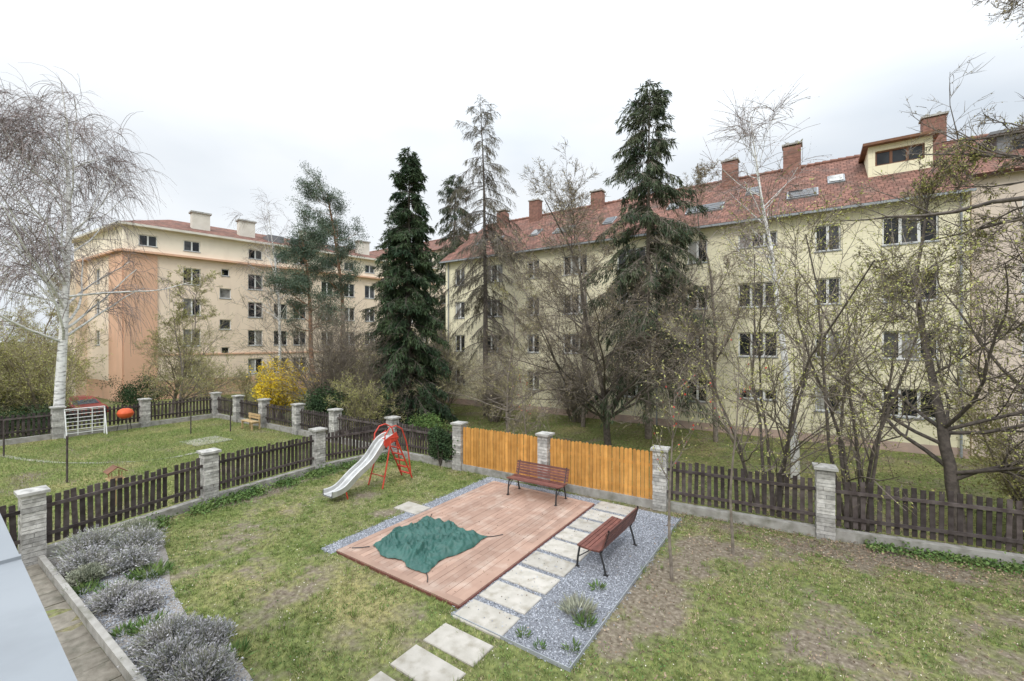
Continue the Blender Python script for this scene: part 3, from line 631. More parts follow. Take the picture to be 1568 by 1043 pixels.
def spruce(name,base,H,W,r,seed,nb=230,per=46,mats=('barkd','spruce'),t0=.1,pw=.75,droop=.12,sl=.34,sw=.05,ragged=.25,spr=3,widthfn=None,tw=1):
    rng=np.random.default_rng(seed);mb=MB();z=float(gz(base[0],base[1]))-.1
    B0=leader((base[0],base[1],z),H,r,14,.012,(0,0),rng,.06);tubes(mb,B0[0],B0[1],8,0)
    t=np.sort(rng.uniform(0,1,nb)**.85)*(1-t0)*.995+t0
    x=t*14;i=np.clip(x.astype(int),0,13);f=(x-i)[:,None];p=B0[0][0][i]*(1-f)+B0[0][0][i+1]*f
    az=rng.uniform(0,2*np.pi,nb);tn=(t-t0)/(1-t0)
    prof=(1-tn)**pw if widthfn is None else widthfn(tn)
    L=W*prof*(1+rng.normal(0,ragged,nb)).clip(.35,1.5)+.15
    el=np.where(tn>.85,.6,-.02-.25*(1-tn))
    d=np.stack([np.cos(az),np.sin(az),el],1)
    pts,rad=grow(p,d,L,.012+.03*(1-t)*r/.2,.25,6,.05,-droop*.35,rng);tubes(mb,pts,rad,4,0)
    reps=np.maximum((per*L/W).astype(int),7)
    ii=np.repeat(np.arange(nb),reps);n=len(ii);tt=rng.uniform(.12,1,n)**.8
    x=tt*6*.999;j=x.astype(int);f=(x-j)[:,None];pp=pts[ii,j]*(1-f)+pts[ii,j+1]*f;T=nrm(pts[ii,j+1]-pts[ii,j])
    side=np.cross(T,np.array([0,0,1.]))*rng.choice([-1,1],n)[:,None]
    dr=nrm(T*.8+side*rng.uniform(.2,1.,n)[:,None]+np.array([0,0,1.])*rng.uniform(-.9,.15,n)[:,None])
    tl=(.25+.28*L[ii]*(1-tt*.6))*rng.uniform(.5,1.2,n)
    tp,tr=grow(pp,dr,tl,np.full(n,.008),.5,3,.1,-droop,rng)
    tubes(mb,tp,tr,tw,0)
    m=spr*3
    k=np.repeat(np.arange(n),m);x=rng.uniform(0,1,len(k))*3*.999;j=x.astype(int);f=(x-j)[:,None]
    sp=tp[k,j]*(1-f)+tp[k,j+1]*f;sd=nrm(tp[k,j+1]-tp[k,j])
    diamonds(mb,sp,sd+rng.normal(0,.38,sp.shape),rng.uniform(.5,1.2,len(k))*sl,sw,1,rng,droop)
    return build(name,mb,[M[m_] for m_ in mats])
def pine(name,base,H,r,seed,W=3.,t0=.5,lean=(0,0)):
    rng=np.random.default_rng(seed);mb=MB();z=float(gz(base[0],base[1]))-.1
    B0=leader((base[0],base[1],z),H,r,12,.03,lean,rng,.25);tubes(mb,B0[0],B0[1],8,0)
    B1=lvl(mb,(B0[0],B0[1],np.array([W])),28,t0,1,68,14,1.,.35,.35,6,.13,.06,rng,0,5,.02,cone=.35)
    B2=lvl(mb,B1,7,.35,1,45,15,.45,.3,.6,4,.15,.08,rng,0,3,.012)
    e_=np.concatenate([B2[0][:,-1],B1[0][:,-1],B2[0][:,-3]]);n=len(e_);m=70
    c=np.repeat(e_,m,0)+rng.normal(0,.27,(n*m,3))*np.array([1,1,.6]);d=rng.normal(0,1,(n*m,3))+np.array([0,0,.5])
    diamonds(mb,c,d,rng.uniform(.16,.3,n*m),.042,1,rng)
    return build(name,mb,[M['pinebark'],M['pine']])
def shrub(name,base,H,W,seed,stems=14,ks=(8,8,5),mats=('bark','twigy','bud'),nb=2500,bs=.05,local=False,r0=1.):
    rng=np.random.default_rng(seed);mb=MB();z=0 if local else float(gz(base[0],base[1]))-.05
    b=np.array([base[0],base[1],z]);n=stems
    az=rng.uniform(0,6.28,n);sp=rng.uniform(.15,1,n)*W/H
    st=b+np.stack([np.cos(az),np.sin(az),0*az],1)*rng.uniform(0,.18,n)[:,None]*W;d=np.stack([np.cos(az)*sp,np.sin(az)*sp,1+0*az],1)
    L=H*rng.uniform(.65,1.05,n);pts,rad=grow(st,d,L,np.full(n,.012+.004*H)*r0,.25,6,.1,.02,rng);tubes(mb,pts,rad,5,0)
    B1=(pts,rad,L)
    B2=lvl(mb,B1,ks[0],.15,1,35,10,.4,.3,.55,4,.13,.03,rng,1,3,.007,cone=.3)
    B3=lvl(mb,B2,ks[1],.1,1,38,12,.5,.3,.6,3,.15,.02,rng,1,1,.006,cone=.2,rmax=.011)
    B4=lvl(mb,B3,ks[2]-2,.1,1,38,12,.5,.3,.6,2,.15,.02,rng,1,1,.0055,cone=.2,rmax=.008)
    p,d=on_pts(B4,nb,rng);diamonds(mb,p,d+rng.normal(0,.8,p.shape),rng.uniform(.6,1.4,nb)*bs,bs*.6,2,rng)
    return build(name,mb,[M[m] for m in mats])
birch('birch_tree',(-31.2,5.35),18.4,.235,1,k1=52,l1=.36,twl=1.6,ks=(8,12),lean=(-.01,-.02),t0=.25,cone=.6,rt=.0075,hang=.42,t1=.86)
birch('birch_tree',(-.5,20.5),15.2,.17,2,k1=24,l1=.2,hang=.1,ks=(6,6),t0=.5,lean=(-.012,0),t1=.95)
birch('birch_tree',(-42.,22.),18.6,.17,20,k1=28,l1=.25,hang=.2,ks=(6,7),t0=.35)
spruce('spruce_tree',(-19.6,18.),16.6,2.3,.22,3,nb=320,per=54,t0=.06,widthfn=lambda t:np.minimum((1-t)**.72,1)*(.75+.25*np.minimum(t/.18,1)),droop=.2,sl=.3)
spruce('spruce_tree',(-7.4,24.2),19.4,3.3,.2,4,nb=240,per=54,mats=('bark','spruce2'),t0=.17,pw=.62,droop=.24,ragged=.38,sl=.36,spr=2,sw=.046)
spruce('larch_tree',(-19.3,25.),22.8,3.8,.24,5,nb=190,per=60,mats=('barkd','larch'),t0=.22,droop=.3,ragged=.4,sl=.3,sw=.026,spr=1,widthfn=lambda t:.12+.95*np.sqrt(np.clip(t*1.8+.1,0,1))*(1-t)**.75)
spruce('larch_tree',(-28.3,30.5),21.5,3.3,.22,6,nb=210,per=50,mats=('barkd','spruce2'),t0=.15,droop=.3,ragged=.35,sl=.34,sw=.04,spr=2,pw=.5)
pine('pine_tree',(-37.2,25.6),19.8,.25,7,W=3.4,t0=.42)
pine('pine_tree',(-35.4,21.8),14.5,.25,8,W=3.4,t0=.4)
spruce('spruce_tree',(-34.5,29.5),19.,3.1,.2,9,nb=170,per=44,mats=('barkd','spruce2'),t0=.15,ragged=.3,spr=2)
bare_tree('bare_garden_tree',(-8.7,21.6),13.6,.19,10,tf=.2,k1=12,ks=(11,11,9),nb=15000,bs=.06,l1=.6,a1=54,mats=('barkd','twigd','budb'),t01=.3,rr1=.42)
bare_tree('bare_garden_tree',(-11.8,25.2),17,.14,11,tf=.4,k1=8,ks=(9,9,7),nb=7000,l1=.3,a1=42,mats=('bark','twig','budb'))
bare_tree('bare_garden_tree',(-4.2,25.5),14.5,.13,19,tf=.4,k1=8,ks=(9,9,7),nb=7000,l1=.3,a1=42,mats=('bark','twig','budb'))
bare_tree('bare_garden_tree',(3.3,16.2),11,.16,12,lean=(-.14,0),tf=.28,k1=9,ks=(11,10,9),nb=19000,bs=.06,l1=.5,a1=50,mats=('barkd','twigd','bud'),rr1=.45)
bare_tree('bare_garden_tree',(4.3,16.9),11.6,.16,13,lean=(.1,0),tf=.3,k1=9,ks=(11,10,9),nb=15000,bs=.06,l1=.47,a1=48,mats=('barkd','twigd','bud'),rr1=.45)
bare_tree('bare_garden_tree',(6.6,14.6),16.5,.2,14,tf=.56,k1=8,ks=(8,8,6),nb=2500,l1=.33,a1=58,mats=('barkd','twigd','budb'),t01=.85,grav=-.01)
for i,(bx_,by_,sd) in enumerate([(-.95,14.4,30),(.9,14.2,31)]):
    shrub('multi_stem_tree',(bx_,by_),7.6,2.5,sd,stems=6,ks=(9,8,6),nb=6000,mats=('barkd','twigd','bud'),r0=1.25)
bare_tree('bare_garden_tree',(-14.2,20.5),8.8,.11,15,tf=.2,k1=8,ks=(9,9,7),nb=6000,l1=.55,a1=60,mats=('bark','twigy','bud'),t01=.3)
bt=bare_tree('bare_garden_tree',(-39,12.6),10.6,.13,16,tf=.22,k1=9,ks=(10,10,7),nb=9000,bs=.075,l1=.5,a1=48,mats=('bark','twigy','bud'),t01=.3)
bare_tree('bare_garden_tree',(-33.5,11.2),7.6,.10,22,tf=.22,k1=8,ks=(9,9,6),nb=6000,bs=.07,l1=.5,a1=48,mats=('bark','twigy','bud'),t01=.3)
def tinst(name,src,ox,oy,x,y,s,a,dz=0.):
    o=inst(name,src,(0,0,0),a,s);c_,s_=math.cos(a),math.sin(a)
    o.location=(x-s*(c_*ox-s_*oy),y-s*(s_*ox+c_*oy),float(gz(x,y))-s*float(gz(ox,oy))+dz)
for (x,y,s,a) in [(-46,2.5,1.0,.7),(-52,6,1.2,2.1),(-40,-2.,1.05,3.3),(-56,-3,1.3,4.4),(-61,9,1.1,5.2)]: tinst('bare_garden_tree',bt,-39,12.6,x,y,s,a)
shrub('forsythia_bush',(-27.4,14.3),3.0,1.9,40,stems=22,ks=(8,7,5),nb=14000,bs=.1,mats=('bark','twigy','yellow'))
s1=shrub('bare_shrub',(-22.6,15.2),6.6,3.7,41,stems=34,ks=(10,9,6),nb=5000,mats=('bark','twigd','budb'))
s2=shrub('budding_shrub',(0,0),5.,2.8,42,stems=18,ks=(8,8,6),nb=9000,bs=.075,local=True)
s2.location=(-41,6.5,-.8);s2.scale=(1.2,1.2,1.2)
k=0
for (x,y,s) in [(-43,3.6,1.2),(-38,17.5,.65),(-36,1,1.0),(-24.5,20,1.0),(-30.,21,.8),(-46.5,17.5,.7),(-34,-3,1.1),(9,20,1.2),(-26,26,1.3),(-19.5,14.6,.6),(12,17,1.3),(-31,15,.4),(5.3,17.8,.9)]:
    k+=1;inst('budding_shrub',s2,(x,y,float(gz(x,y))),k*1.3,s)
for (x,y,s) in [(-20.2,15.9,.6),(-22,23,.9),(-12.9,26.5,.55),(-27,22.5,.8),(-17.5,23.5,.6)]:
    k+=1;tinst('bare_shrub',s1,-22.6,15.2,x,y,s,k*1.1)
def leafmass(name,c,r,n,seed,mat='leafd',bs=.09):
    rng=np.random.default_rng(seed);mb=MB();k_=40
    cc=np.array(c)+rng.normal(0,.45,(k_,3))*np.array(r)
    p=np.repeat(cc,n//k_,0)+rng.normal(0,.22,(n//k_*k_,3))*np.array(r)
    p[:,2]=np.maximum(p[:,2],float(gz(c[0],c[1]))+.02)
    diamonds(mb,p,rng.normal(0,1,p.shape),rng.uniform(.6,1.4,len(p))*bs,bs*.7,0,rng)
    st=np.tile(np.array([[c[0],c[1],float(gz(c[0],c[1]))]]),(12,1));dv=(cc[:12]-st)
    pts,rad=grow(st,dv,np.linalg.norm(dv,axis=1),np.full(12,.02),.3,4,.08,0,rng);tubes(mb,pts,rad,4,1)
    return build(name,mb,[M[mat],M['barkd']])
leafmass('evergreen_bush',(-21.0,13.4,1.2),(1.3,.9,1.1),9000,50)
leafmass('evergreen_bush',(-41.,11.2,.7),(1.8,1.4,1.1),8000,51)
leafmass('evergreen_bush',(-45,6.,.3),(2.5,2,1.1),9000,53)
leafmass('evergreen_bush',(-17.2,17.1,.0),(1.1,.8,.55),4000,57,'leaf')
leafmass('evergreen_bush',(6.2,14.9,.9),(.9,.8,.9),5000,59,'leafd')
leafmass('ivy_on_fence',(-11.2,11.75,.8),(.55,.14,.5),7000,54,'leafd',.08)
leafmass('evergreen_bush',(-36.2,5.0,.0),(1.2,1.6,.7),6000,55)
mb=MB();r2=np.random.default_rng(77)
for (x0,x1,y0,y1,cnt,hh) in [(-110,-68,-30,30,20,9),(-70,-48,64,85,12,13),(-44,-28,50,70,8,15),(28,60,30,60,8,9)]:
    st=np.stack([r2.uniform(x0,x1,cnt),r2.uniform(y0,y1,cnt),np.full(cnt,-.9)],1);L=r2.uniform(.7,1.1,cnt)*hh
    B=grow(st,np.tile([[0,0,1.]],(cnt,1)),L,np.full(cnt,.2),.2,6,.08,0,r2);tubes(mb,*B,5,0);B=(*B,L)
    B1=lvl(mb,B,14,.2,1,48,10,.4,.3,.4,5,.12,.04,r2,0,3,.03,cone=.4);B2=lvl(mb,B1,9,.2,1,42,12,.45,.3,.5,4,.14,.03,r2,1,1,.022,rmax=.03)
    B3=lvl(mb,B2,5,.2,1,42,12,.5,.3,.5,3,.14,.02,r2,1,1,.015,rmax=.02)
    p,d=on_pts(B3,5000,r2);diamonds(mb,p,d+r2.normal(0,.8,p.shape),.2,.12,2,r2)
build('distant_tree_belt',mb,[M['bark'],M['twig'],M['bud']])
def sapling(base,H,seed):
    rng=np.random.default_rng(seed);mb=MB()
    B0=leader((*base,-.05),H,.034,10,.03,(0,0),rng,.2);tubes(mb,B0[0],B0[1],7,0)
    B1=lvl(mb,B0,16,.5,1,35,8,.32,.3,.5,6,.08,.06,rng,0,4,.008,cone=.45);B2=lvl(mb,B1,4,.2,1,40,10,.4,.3,.6,4,.1,.04,rng,0,3,.0045)
    p,d=on_pts(B2,260,rng);diamonds(mb,p,d+rng.normal(0,.6,p.shape),.045,.025,1,rng)
    p,d=on_pts(B1,26,rng);diamonds(mb,p,d+rng.normal(0,.6,p.shape),.05,.04,2,rng)
    build('young_tree',mb,[M['bark'],M['bud'],M['red']])
sapling((-2.2,8.66),3.7,60);sapling((-1.39,10.5),4.3,61);sapling((-8.05,12.9),3.5,62)
# ------------------------------------------------------------------ bed, path, lavender
mb=MB();box(mb,(-9.2,2.0,.02),(9.,.09,.26),None,0);build('concrete_kerb',mb,[M['conc']])
mb=MB();xx=-13.6
while xx<-4.4:
    l=rng.uniform(.45,.6);box(mb,(xx+l/2,1.62,-.03+rng.normal(0,.004)),(l-.015,.66,.06),rz(rng.normal(0,.01)),0);xx+=l
build('concrete_path',mb,[mk('old_path',(.25,.225,.185),(.17,.15,.12),scale=7,bump=.6,island=.15,detail=5,dirt=((.10,.095,.07),5,1,.9))])
bx=[-13.3,-12.3,-11.2,-10,-8.7,-7.5,-6.4,-5];by=[4.0,3.8,3.55,3.2,3.0,3.05,2.95,2.7]
mb=MB();v=[];
for a,b_ in zip(bx,by): v+=[(a,2.04,.004),(a,b_,.004)]
mb.add(v,[[2*i,2*i+2,2*i+3,2*i+1] for i in range(len(bx)-1)],0)
n=11000;px_=rng.uniform(-11.4,-5,n);py_=rng.uniform(2.05,3.2,n);ok=py_<np.interp(px_,bx,by)+rng.normal(-.05,.05,n);p=np.stack([px_,py_,np.full(n,.008)],1)[ok];n=len(p)
s=rng.uniform(.008,.018,n);off=np.array([[1,0,0],[0,1,0],[-1,0,0],[0,-1,0],[0,0,.8]])[None]*rng.uniform(.6,1.3,(n,5,1))
mb.add((p[:,None]+off*s[:,None,None]).reshape(-1,3),(np.arange(n)[:,None,None]*5+np.array([[0,1,4],[1,2,4],[2,3,4],[3,0,4]])[None]).reshape(-1,3),1)
build('planting_bed',mb,[mk('bed_gravel',(.30,.285,.265),(.19,.165,.14),scale=30),M['gravel']])
def lavender(c,r,seed,mat='lav'):
    rng=np.random.default_rng(seed);mb=MB();n=900
    th=rng.uniform(0,6.28,n);q=np.sqrt(rng.uniform(0,1,n));d=np.stack([np.cos(th)*q,np.sin(th)*q,.45+.75*(1-q)],1)
    st=np.array([*c,0.])+d*np.array([.35,.35,.1])*r;L=r*rng.uniform(.55,1.15,n)
    pts,rad=grow(st,d,L,np.full(n,.006),.5,3,.14,.02,rng);tubes(mb,pts,rad,1,0)
    p,dd_=on_pts((pts,),4500,rng,.45);diamonds(mb,p,dd_+rng.normal(0,.5,p.shape),rng.uniform(.035,.07,4500),.016,1,rng)
    build('lavender_bush',mb,[M['lavg'],M[mat]])
for i,(x,y,r,m_) in enumerate([(-12.7,2.7,.5,'lav'),(-11.95,2.45,.38,'lav'),(-12.1,3.25,.46,'lav'),(-11.35,3.0,.36,'lav'),(-12.9,3.4,.4,'lavg'),(-9.95,2.42,.32,'lav'),(-9.45,2.6,.26,'lav'),(-7.95,2.5,.38,'lav'),(-7.35,2.4,.34,'lav'),(-7.5,2.8,.33,'lav'),(-6.75,2.5,.36,'lav'),(-11.4,2.35,.26,'lavg')]):
    lavender((x,y),r,100+i,m_)
def clump(name,c,r,h,n,seed,mat='leaf',w=.02):
    rng=np.random.default_rng(seed);mb=MB();th=rng.uniform(0,6.28,n);q=np.sqrt(rng.uniform(0,1,n))*r
    p=np.stack([c[0]+np.cos(th)*q,c[1]+np.sin(th)*q,np.full(n,.01)],1);d=np.stack([np.cos(th)*.7,np.sin(th)*.7,np.ones(n)],1)+rng.normal(0,.35,(n,3))
    diamonds(mb,p,d,rng.uniform(.5,1.1,n)*h,w,0,rng);return build(name,mb,[M[mat]])
for i,(x,y,r,h,nn_) in enumerate([(-3.25,6.75,.22,.24,300),(-3.0,6.5,.12,.2,90),(-3.25,7.6,.1,.16,60),(-10.7,3.1,.3,.2,350),(-10.5,2.5,.2,.2,200),(-8.7,2.5,.2,.2,200),(-14.9,1.6,.4,.5,260),(-6.9,3.0,.15,.2,100),(-2.95,5.9,.12,.12,60),(-3.7,5.75,.1,.1,50),(-11.0,2.2,.2,.2,150),(-3.35,5.65,.08,.1,40),(-8.9,2.25,.12,.15,90)]):
    clump('green_plant',(x,y),r,h,nn_,200+i,'leaf' if i not in(0,) else 'lavg')
mb=MB();r3=np.random.default_rng(5)
n=16000;yy=r3.uniform(2.,11.6,n);xx=np.interp(yy,[1.9,5.4,8.9,11.9],[-13.35,-14.05,-14.35,-13.9])+.18+np.abs(r3.normal(0,.28,n))
ok=(np.sin(yy*2.3)+np.sin(yy*5.1+1)+r3.normal(0,.5,n))>-.5
p=np.stack([xx,yy,np.abs(r3.normal(0,.09,n))+.01],1)[ok]
diamonds(mb,p,r3.normal(0,1,p.shape)*np.array([1,1,.6]),r3.uniform(.03,.08,len(p)),.045,0,r3)
n=4000;xx=r3.uniform(1,7.5,n);yy=12.6+(xx-.3)*.2-np.abs(r3.normal(0,.22,n))-.1;p=np.stack([xx,yy,np.abs(r3.normal(0,.06,n))+.01],1)
diamonds(mb,p,r3.normal(0,1,p.shape)*np.array([1,1,.6]),r3.uniform(.03,.08,len(p)),.045,0,r3)
build('groundcover_plants',mb,[M['leaf']])
# ------------------------------------------------------------------ grass
mb=MB();r4=np.random.default_rng(12)
def excl(p):
    x,y=p[:,0],p[:,1];bad=inr(x,y,-8.53,-4.97,5.68,11.43)|inr(x,y,-5.0,-2.75,5.45,11.8)|inr(x,y,-8.95,-8.5,5.6,11.7)|inr(x,y,-8.95,-2.75,11.4,11.85)
    bad|=(y<np.interp(x,bx,by))&(y>0)&(x<-5)
    for q in PV: bad|=inr(x,y,*q)
    return p[~bad]
def hmask(p,lo,g=2.1): 
    s=soilf(p[:,0],p[:,1]);return p[r4.uniform(0,1,len(p))>np.clip((s-.12)*g,0,lo)]
ng=190000
p=np.stack([r4.uniform(-14.2,5.5,ng),r4.uniform(2.4,12.9,ng)],1)
X_=p[:,0]*.8261+p[:,1]*.5635;Y_=-p[:,0]*.5635+p[:,1]*.8261
p=p[(Y_>3)&(np.abs(X_)<Y_*1.5+1.)]
p=excl(p);p=hmask(p,.95)
n=len(p);print('blades',n)
P3=np.stack([p[:,0],p[:,1],np.zeros(n)-.005],1);d=r4.normal(0,.55,(n,3));d[:,2]=1
which=fnoise(p[:,0],p[:,1],.8,40)+.6*fnoise(p[:,0],p[:,1],2.6,44)+r4.normal(0,.2,n)+.12*(p[:,0]>-4)
Ls=r4.uniform(.025,.065,n);Ws=r4.uniform(.008,.016,n)
for m_,sel in ((0,which<-.08),(1,(which>=-.08)&(which<.18)),(2,which>=.18)):
    blades(mb,P3[sel],d[sel],Ls[sel],Ws[sel],m_,r4)
nt_=1800;c=np.stack([r4.uniform(-14,5.5,nt_),r4.uniform(2.6,12.6,nt_)],1);c=hmask(excl(c),.8,1.2);nt_=len(c);kk=22
p=np.repeat(c,kk,0)+r4.normal(0,.035,(nt_*kk,2));d=np.concatenate([(p-np.repeat(c,kk,0))*12,np.ones((nt_*kk,1))],1)+r4.normal(0,.2,(nt_*kk,3))
blades(mb,np.concatenate([p,np.zeros((nt_*kk,1))],1),d,r4.uniform(.05,.12,nt_*kk),.011,0,r4)
n=40000;p=np.stack([r4.uniform(-14.2,5.5,n),r4.uniform(2.4,12.9,n)],1);p=hmask(excl(p),.9);w_=fnoise(p[:,0],p[:,1],1.3,70);p=p[w_>.05];n=len(p)
diamonds(mb,np.stack([p[:,0],p[:,1],r4.uniform(.005,.03,n)],1),r4.normal(0,1,(n,3))*np.array([1,1,.35]),r4.uniform(.02,.045,n),.025,3,r4)
n=50000;p=np.stack([r4.uniform(-29,-14.6,n),r4.uniform(1.5,11.7,n)],1)
P3=np.stack([p[:,0],p[:,1],np.zeros(n)],1);d=r4.normal(0,.5,(n,3));d[:,2]=1;which=fnoise(p[:,0],p[:,1],.6,60)+r4.normal(0,.15,n)
blades(mb,P3[which<.1],d[which<.1],.07,.02,0,r4);blades(mb,P3[which>=.1],d[which>=.1],.06,.02,1,r4)
n=50000;p=np.stack([r4.uniform(-26,8,n),r4.uniform(13,28,n)],1)
P3=np.stack([p[:,0],p[:,1],gz(p[:,0],p[:,1])],1);d=r4.normal(0,.5,(n,3));d[:,2]=1;which=fnoise(p[:,0],p[:,1],.35,90)-.1*(p[:,0]>-14)+.3*r4.normal(0,.4,n)
blades(mb,P3[which<-.2],d[which<-.2],.07,.02,0,r4);blades(mb,P3[which>=-.2],d[which>=-.2],.06,.02,1,r4)
g0=mk('grass_green',(.15,.21,.055),(.21,.265,.08),scale=1.2,island=.4,hue=.018)
g1=mk('grass_olive',(.27,.28,.11),(.33,.32,.13),scale=1.2,island=.4,hue=.015)
g2_=mk('grass_straw',(.42,.37,.23),(.32,.29,.17),scale=1.2,island=.35)
build('lawn_grass',mb,[g0,g1,g2_,M['leaf']])
mb=MB()
n=5200;p=np.stack([r4.uniform(-3,6,n),r4.uniform(3,13,n)],1);p=p[~inr(p[:,0],p[:,1],-5,-2.7,5,11.8)]
p2=np.stack([r4.uniform(-3,7,5500),12.1+r4.normal(0,.7,5500)],1);p2[:,1]+=np.maximum(p2[:,0],0)*.19;p=np.concatenate([p,p2]);n=len(p)
diamonds(mb,np.stack([p[:,0],p[:,1],gz(p[:,0],p[:,1])+r4.uniform(.01,.05,n)],1),r4.normal(0,1,(n,3))*np.array([1,1,.25]),r4.uniform(.02,.06,n),.03,0,r4)
n=2000;p=excl(np.stack([r4.uniform(-12,6,n),r4.uniform(3,12.5,n)],1));n=len(p)
diamonds(mb,np.stack([p[:,0],p[:,1],r4.uniform(.03,.05,n)],1),r4.normal(0,1,(n,3))*np.array([1,1,.2]),r4.uniform(.015,.03,n),.02,1,r4)
n=400;p=np.stack([r4.uniform(-8.4,-3,n),r4.uniform(5.8,11.6,n)],1)
diamonds(mb,np.stack([p[:,0],p[:,1],np.full(n,.058)],1),r4.normal(0,1,(n,3))*np.array([1,1,.05]),.03,.02,0,r4)
n=9000;p=np.stack([r4.uniform(-24,9,n),r4.uniform(13,28,n)],1)
diamonds(mb,np.stack([p[:,0],p[:,1],gz(p[:,0],p[:,1])+.05],1),r4.normal(0,1,(n,3))*np.array([1,1,.25]),.08,.05,0,r4)
build('fallen_leaves',mb,[M['dry'],M['petal']])
# ------------------------------------------------------------------ neighbour garden things
mb=MB();box(mb,(-22.9,8.7,-.012),(1.6,1.5,.05),rz(.05),0)
v=[];pa=np.array([(-29,2.5),(-27,2.9),(-25,3.4),(-23.4,4.0),(-22,4.9),(-21.1,5.8),(-20.7,6.8),(-20.9,7.8)]);
for q in pa: v+=[(q[0]-.08,q[1]-.13,.004),(q[0]+.08,q[1]+.13,.004)]
mb.add(v,[[2*i,2*i+2,2*i+3,2*i+1] for i in range(len(pa)-1)],0)
build('concrete_slab_path',mb,[M['mossconc']])
mb=MB()
e2=empty('wooden_garden_bench')
for i in range(3): box(mb,(-24.1,11.0+.12*i,.42),(1.2,.1,.035),None,0)
for i in range(2): box(mb,(-24.1,11.36,.58+.14*i),(1.2,.03,.11),None,0)
build('seat_and_back',mb,[M['lwood']],e2);mb=MB()
for sx in (-.5,.5):
    box(mb,(-24.1+sx,11.0,.2),(.07,.07,.4));box(mb,(-24.1+sx,11.38,.38),(.06,.06,.76));box(mb,(-24.1+sx,11.2,.36),(.05,.4,.06))
build('legs',mb,[M['lwood']],e2)
mb=MB()
tube(mb,[(-28.9,5.15,0),(-28.9,5.15,1.35),(-28.9,6.55,1.35),(-28.9,6.55,0)],.035,6)
for z in np.arange(.2,1.3,.18): tube(mb,[(-28.9,5.15,z),(-28.9,6.55,z)],.016,5)
for y in (5.6,6.1): tube(mb,[(-28.9,y,.1),(-28.9,y,1.35)],.018,5)
tube(mb,[(-28.9,5.15,1.3),(-28.5,5.15,0)],.025,5);tube(mb,[(-28.9,6.55,1.3),(-28.5,6.55,0)],.025,5)
build('white_climbing_frame',mb,[M['white']])
mb=MB();c=np.array([-28.9,7.35,.0]);prof=[(.02,.62),(.2,.66),(.3,.76),(.34,.88),(.345,.9),(.34,.92),(.28,1.05),(.15,1.13),(.02,1.15)];m_=16
v=[(c[0]+r*math.cos(a),c[1]+r*math.sin(a),z) for r,z in prof for a in np.arange(m_)*2*math.pi/m_]
mb.add(v,[[i*m_+j,i*m_+(j+1)%m_,(i+1)*m_+(j+1)%m_,(i+1)*m_+j] for i in range(len(prof)-1) for j in range(m_)],0,True)
for a in (0,2.1,4.2): tube(mb,[(c[0]+.2*math.cos(a),c[1]+.2*math.sin(a),.7),(c[0]+.34*math.cos(a),c[1]+.34*math.sin(a),0)],.015,5,1)
tube(mb,[(c[0]-.07,c[1],1.14),(c[0]-.05,c[1],1.2),(c[0]+.05,c[1],1.2),(c[0]+.07,c[1],1.14)],.012,5,1)
build('kettle_barbecue',mb,[M['orangered'],M['blackm']])
mb=MB();c=(-16.,3.85);tube(mb,[(*c,0),(*c,.75)],.03,6,0);box(mb,(*c,.76),(.4,.34,.03),None,0)
for sx in (-.13,.13):
    for sy in (-.11,.11): box(mb,(c[0]+sx,c[1]+sy,.86),(.025,.025,.2),None,0)
box(mb,(c[0],c[1]+.1,1.03),(.42,.27,.02),rx(-.6),1);box(mb,(c[0],c[1]-.1,1.03),(.42,.27,.02),rx(.6),1)
build('bird_feeder',mb,[M['lwood'],M['brownd']])
for (x,y,h) in [(-19.9,3.6,1.5),(-21.5,2.2,1.5),(-24.3,10.3,1.2),(-25.2,8.9,1.3),(-26.5,3.,1.4)]:
    mb=MB();tube(mb,[(x,y,-.05),(x+.01,y,h)],.028,7);tube(mb,[(x,y,h),(x,y,h+.02)],(.032,.01),7);build('wooden_stake',mb,[M['wood']])
def car(loc,rot):
    e=empty('parked_car');mb=MB()
    pr=[(-2.1,.35),(-2.12,.75),(-1.95,.92),(-1.5,.98),(-1.05,1.38),(-.6,1.46),(.35,1.44),(.75,1.3),(1.2,.98),(1.75,.9),(2.08,.74),(2.12,.4)]
    m_=len(pr);V=[]
    for y in (-.86,-.80,.80,.86):
        for (x,z) in pr:
            yy=y*(1-.16*max(0,(z-.95))/.5);V.append((x*(.99 if abs(y)>.83 else 1),yy,z-(.02 if abs(y)>.83 else 0)))
    F=[[r*m_+i,r*m_+i+1,(r+1)*m_+i+1,(r+1)*m_+i] for r in range(3) for i in range(m_-1)]
    mb.add(V,F,0,False);mb.add(V[:m_],[list(range(m_))[::-1]],0);mb.add(V[-m_:],[list(range(m_))],0)
    mb.add([V[0],V[m_-1],V[4*m_-1],V[3*m_]],[[0,1,2,3]],0)
    build('body',mb,[M['carred']],e);g=MB()
    for sy in (-1,1):
        g.add([(-1.35,sy*.868,1.0),(1.02,sy*.868,1.0),(.62,sy*.765,1.33),(-.98,sy*.765,1.36)],[[0,1,2,3]],0)
    g.add([(1.17,-.7,1.02),(1.17,.7,1.02),(.79,.62,1.3),(.79,-.62,1.3)],[[0,1,2,3]],0);g.add([(-1.49,-.7,1.02),(-1.49,.7,1.02),(-1.08,.62,1.37),(-1.08,-.62,1.37)],[[0,1,2,3]],0)
    build('windows',g,[M['glass']],e);w=MB()
    for x in (-1.3,1.3):
        for y in (-.8,.8): tube(w,[(x,y-.1,.32),(x,y+.1,.32)],.32,16,0);tube(w,[(x,y-.11,.32),(x,y+.11,.32)],.17,12,1)
        for y in (-.905,.905):
            a=np.arange(16)*2*np.pi/16;w.add([(x+.32*math.cos(q),y,.32+.32*math.sin(q)) for q in a],[list(range(16))],0)
    build('wheels',w,[M['tyre'],M['grey']],e);e.location=loc;e.rotation_euler=(0,0,rot)
car((-42.5,8.2,-.8),.2)
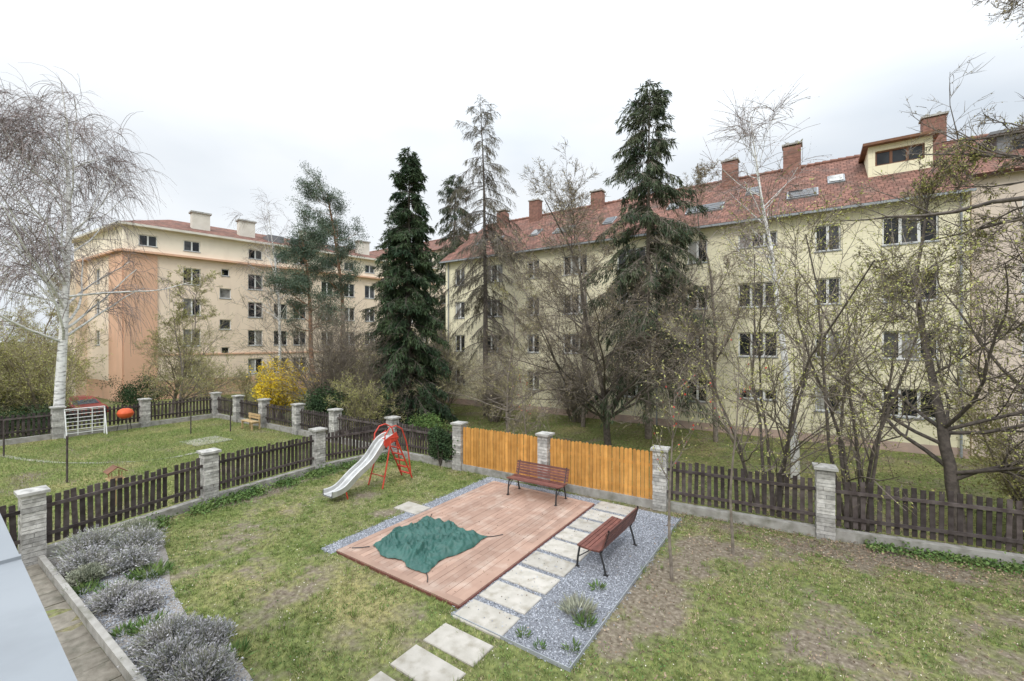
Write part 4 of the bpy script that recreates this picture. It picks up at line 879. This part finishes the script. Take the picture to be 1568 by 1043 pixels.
bp=empty('balcony_parapet');bp.location=(-2,.27,0);bp.rotation_euler=(0,0,-.0387)
mb=MB();box(mb,(-1.9,-.21,1.9),(6.,.28,3.9),None,0);build('wall',mb,[M['pwall']],bp)
mb=MB();box(mb,(-1.9,-.2,3.885),(6.1,.40,.03),None,0);box(mb,(-1.9,-.008,3.86),(6.1,.012,.06),None,0)
for u in (-3.2,-1.7,-.1): box(mb,(u,-.2,3.905),(.02,.40,.012),None,0)
build('coping',mb,[M['sheet']],bp)
# ------------------------------------------------------------------ light
W=bpy.data.worlds.new('World');S.world=W;W.use_nodes=True;nt=W.node_tree;N=nt.nodes;L=nt.links;bg=N['Background']
sky=N.new('ShaderNodeTexSky');sky.sky_type='NISHITA';sky.sun_disc=False;sky.sun_elevation=math.radians(45);sky.sun_rotation=math.radians(160)
tc=N.new('ShaderNodeTexCoord');mp=N.new('ShaderNodeMapping');mp.inputs['Scale'].default_value=(1,1,2.4);mp.inputs['Location'].default_value=(3.1,1.2,.4);L.new(tc.outputs['Generated'],mp.inputs['Vector'])
nz=N.new('ShaderNodeTexNoise');nz.inputs['Scale'].default_value=1.5;nz.inputs['Detail'].default_value=5;nz.inputs['Roughness'].default_value=.45;L.new(mp.outputs['Vector'],nz.inputs['Vector'])
r=N.new('ShaderNodeValToRGB');r.color_ramp.elements[0].position=.36;r.color_ramp.elements[0].color=(7.2,7.9,8.7,1);r.color_ramp.elements[1].position=.58;r.color_ramp.elements[1].color=(9.6,10.0,10.4,1)
L.new(nz.outputs['Fac'],r.inputs['Fac'])
sp=N.new('ShaderNodeSeparateXYZ');L.new(tc.outputs['Generated'],sp.inputs[0])
mr=N.new('ShaderNodeMapRange');mr.interpolation_type='SMOOTHSTEP';mr.inputs['From Min'].default_value=.3;mr.inputs['From Max'].default_value=1.;mr.inputs['To Min'].default_value=1.;mr.inputs['To Max'].default_value=2.9;L.new(sp.outputs['Z'],mr.inputs['Value'])
ml=N.new('ShaderNodeVectorMath');ml.operation='SCALE';L.new(r.outputs['Color'],ml.inputs[0]);L.new(mr.outputs['Result'],ml.inputs['Scale'])
mx=N.new('ShaderNodeMix');mx.data_type='RGBA';mx.inputs[0].default_value=.95;L.new(sky.outputs['Color'],mx.inputs[6]);L.new(ml.outputs[0],mx.inputs[7])
L.new(mx.outputs[2],bg.inputs['Color']);bg.inputs['Strength'].default_value=.1
sd=bpy.data.lights.new('sun','SUN');sd.energy=1.5;sd.angle=math.radians(16);sd.color=(1,.97,.93)
so=bpy.data.objects.new('sun',sd);C.objects.link(so)
el=math.radians(45);az=math.radians(160)
dirv=Vector((math.sin(az)*math.cos(el),math.cos(az)*math.cos(el),math.sin(el)))
so.rotation_euler=dirv.to_track_quat('Z','Y').to_euler()
S.view_settings.view_transform='Standard';S.view_settings.look='None';S.view_settings.exposure=0
cam=bpy.data.cameras.new('camera');cam.lens=15.4;cam.sensor_width=36;cam.clip_end=4000;cam.clip_start=.05
co_=bpy.data.objects.new('camera',cam);C.objects.link(co_);co_.location=(0,0,4.6);co_.rotation_euler=(math.radians(90),0,math.radians(34.3));S.camera=co_
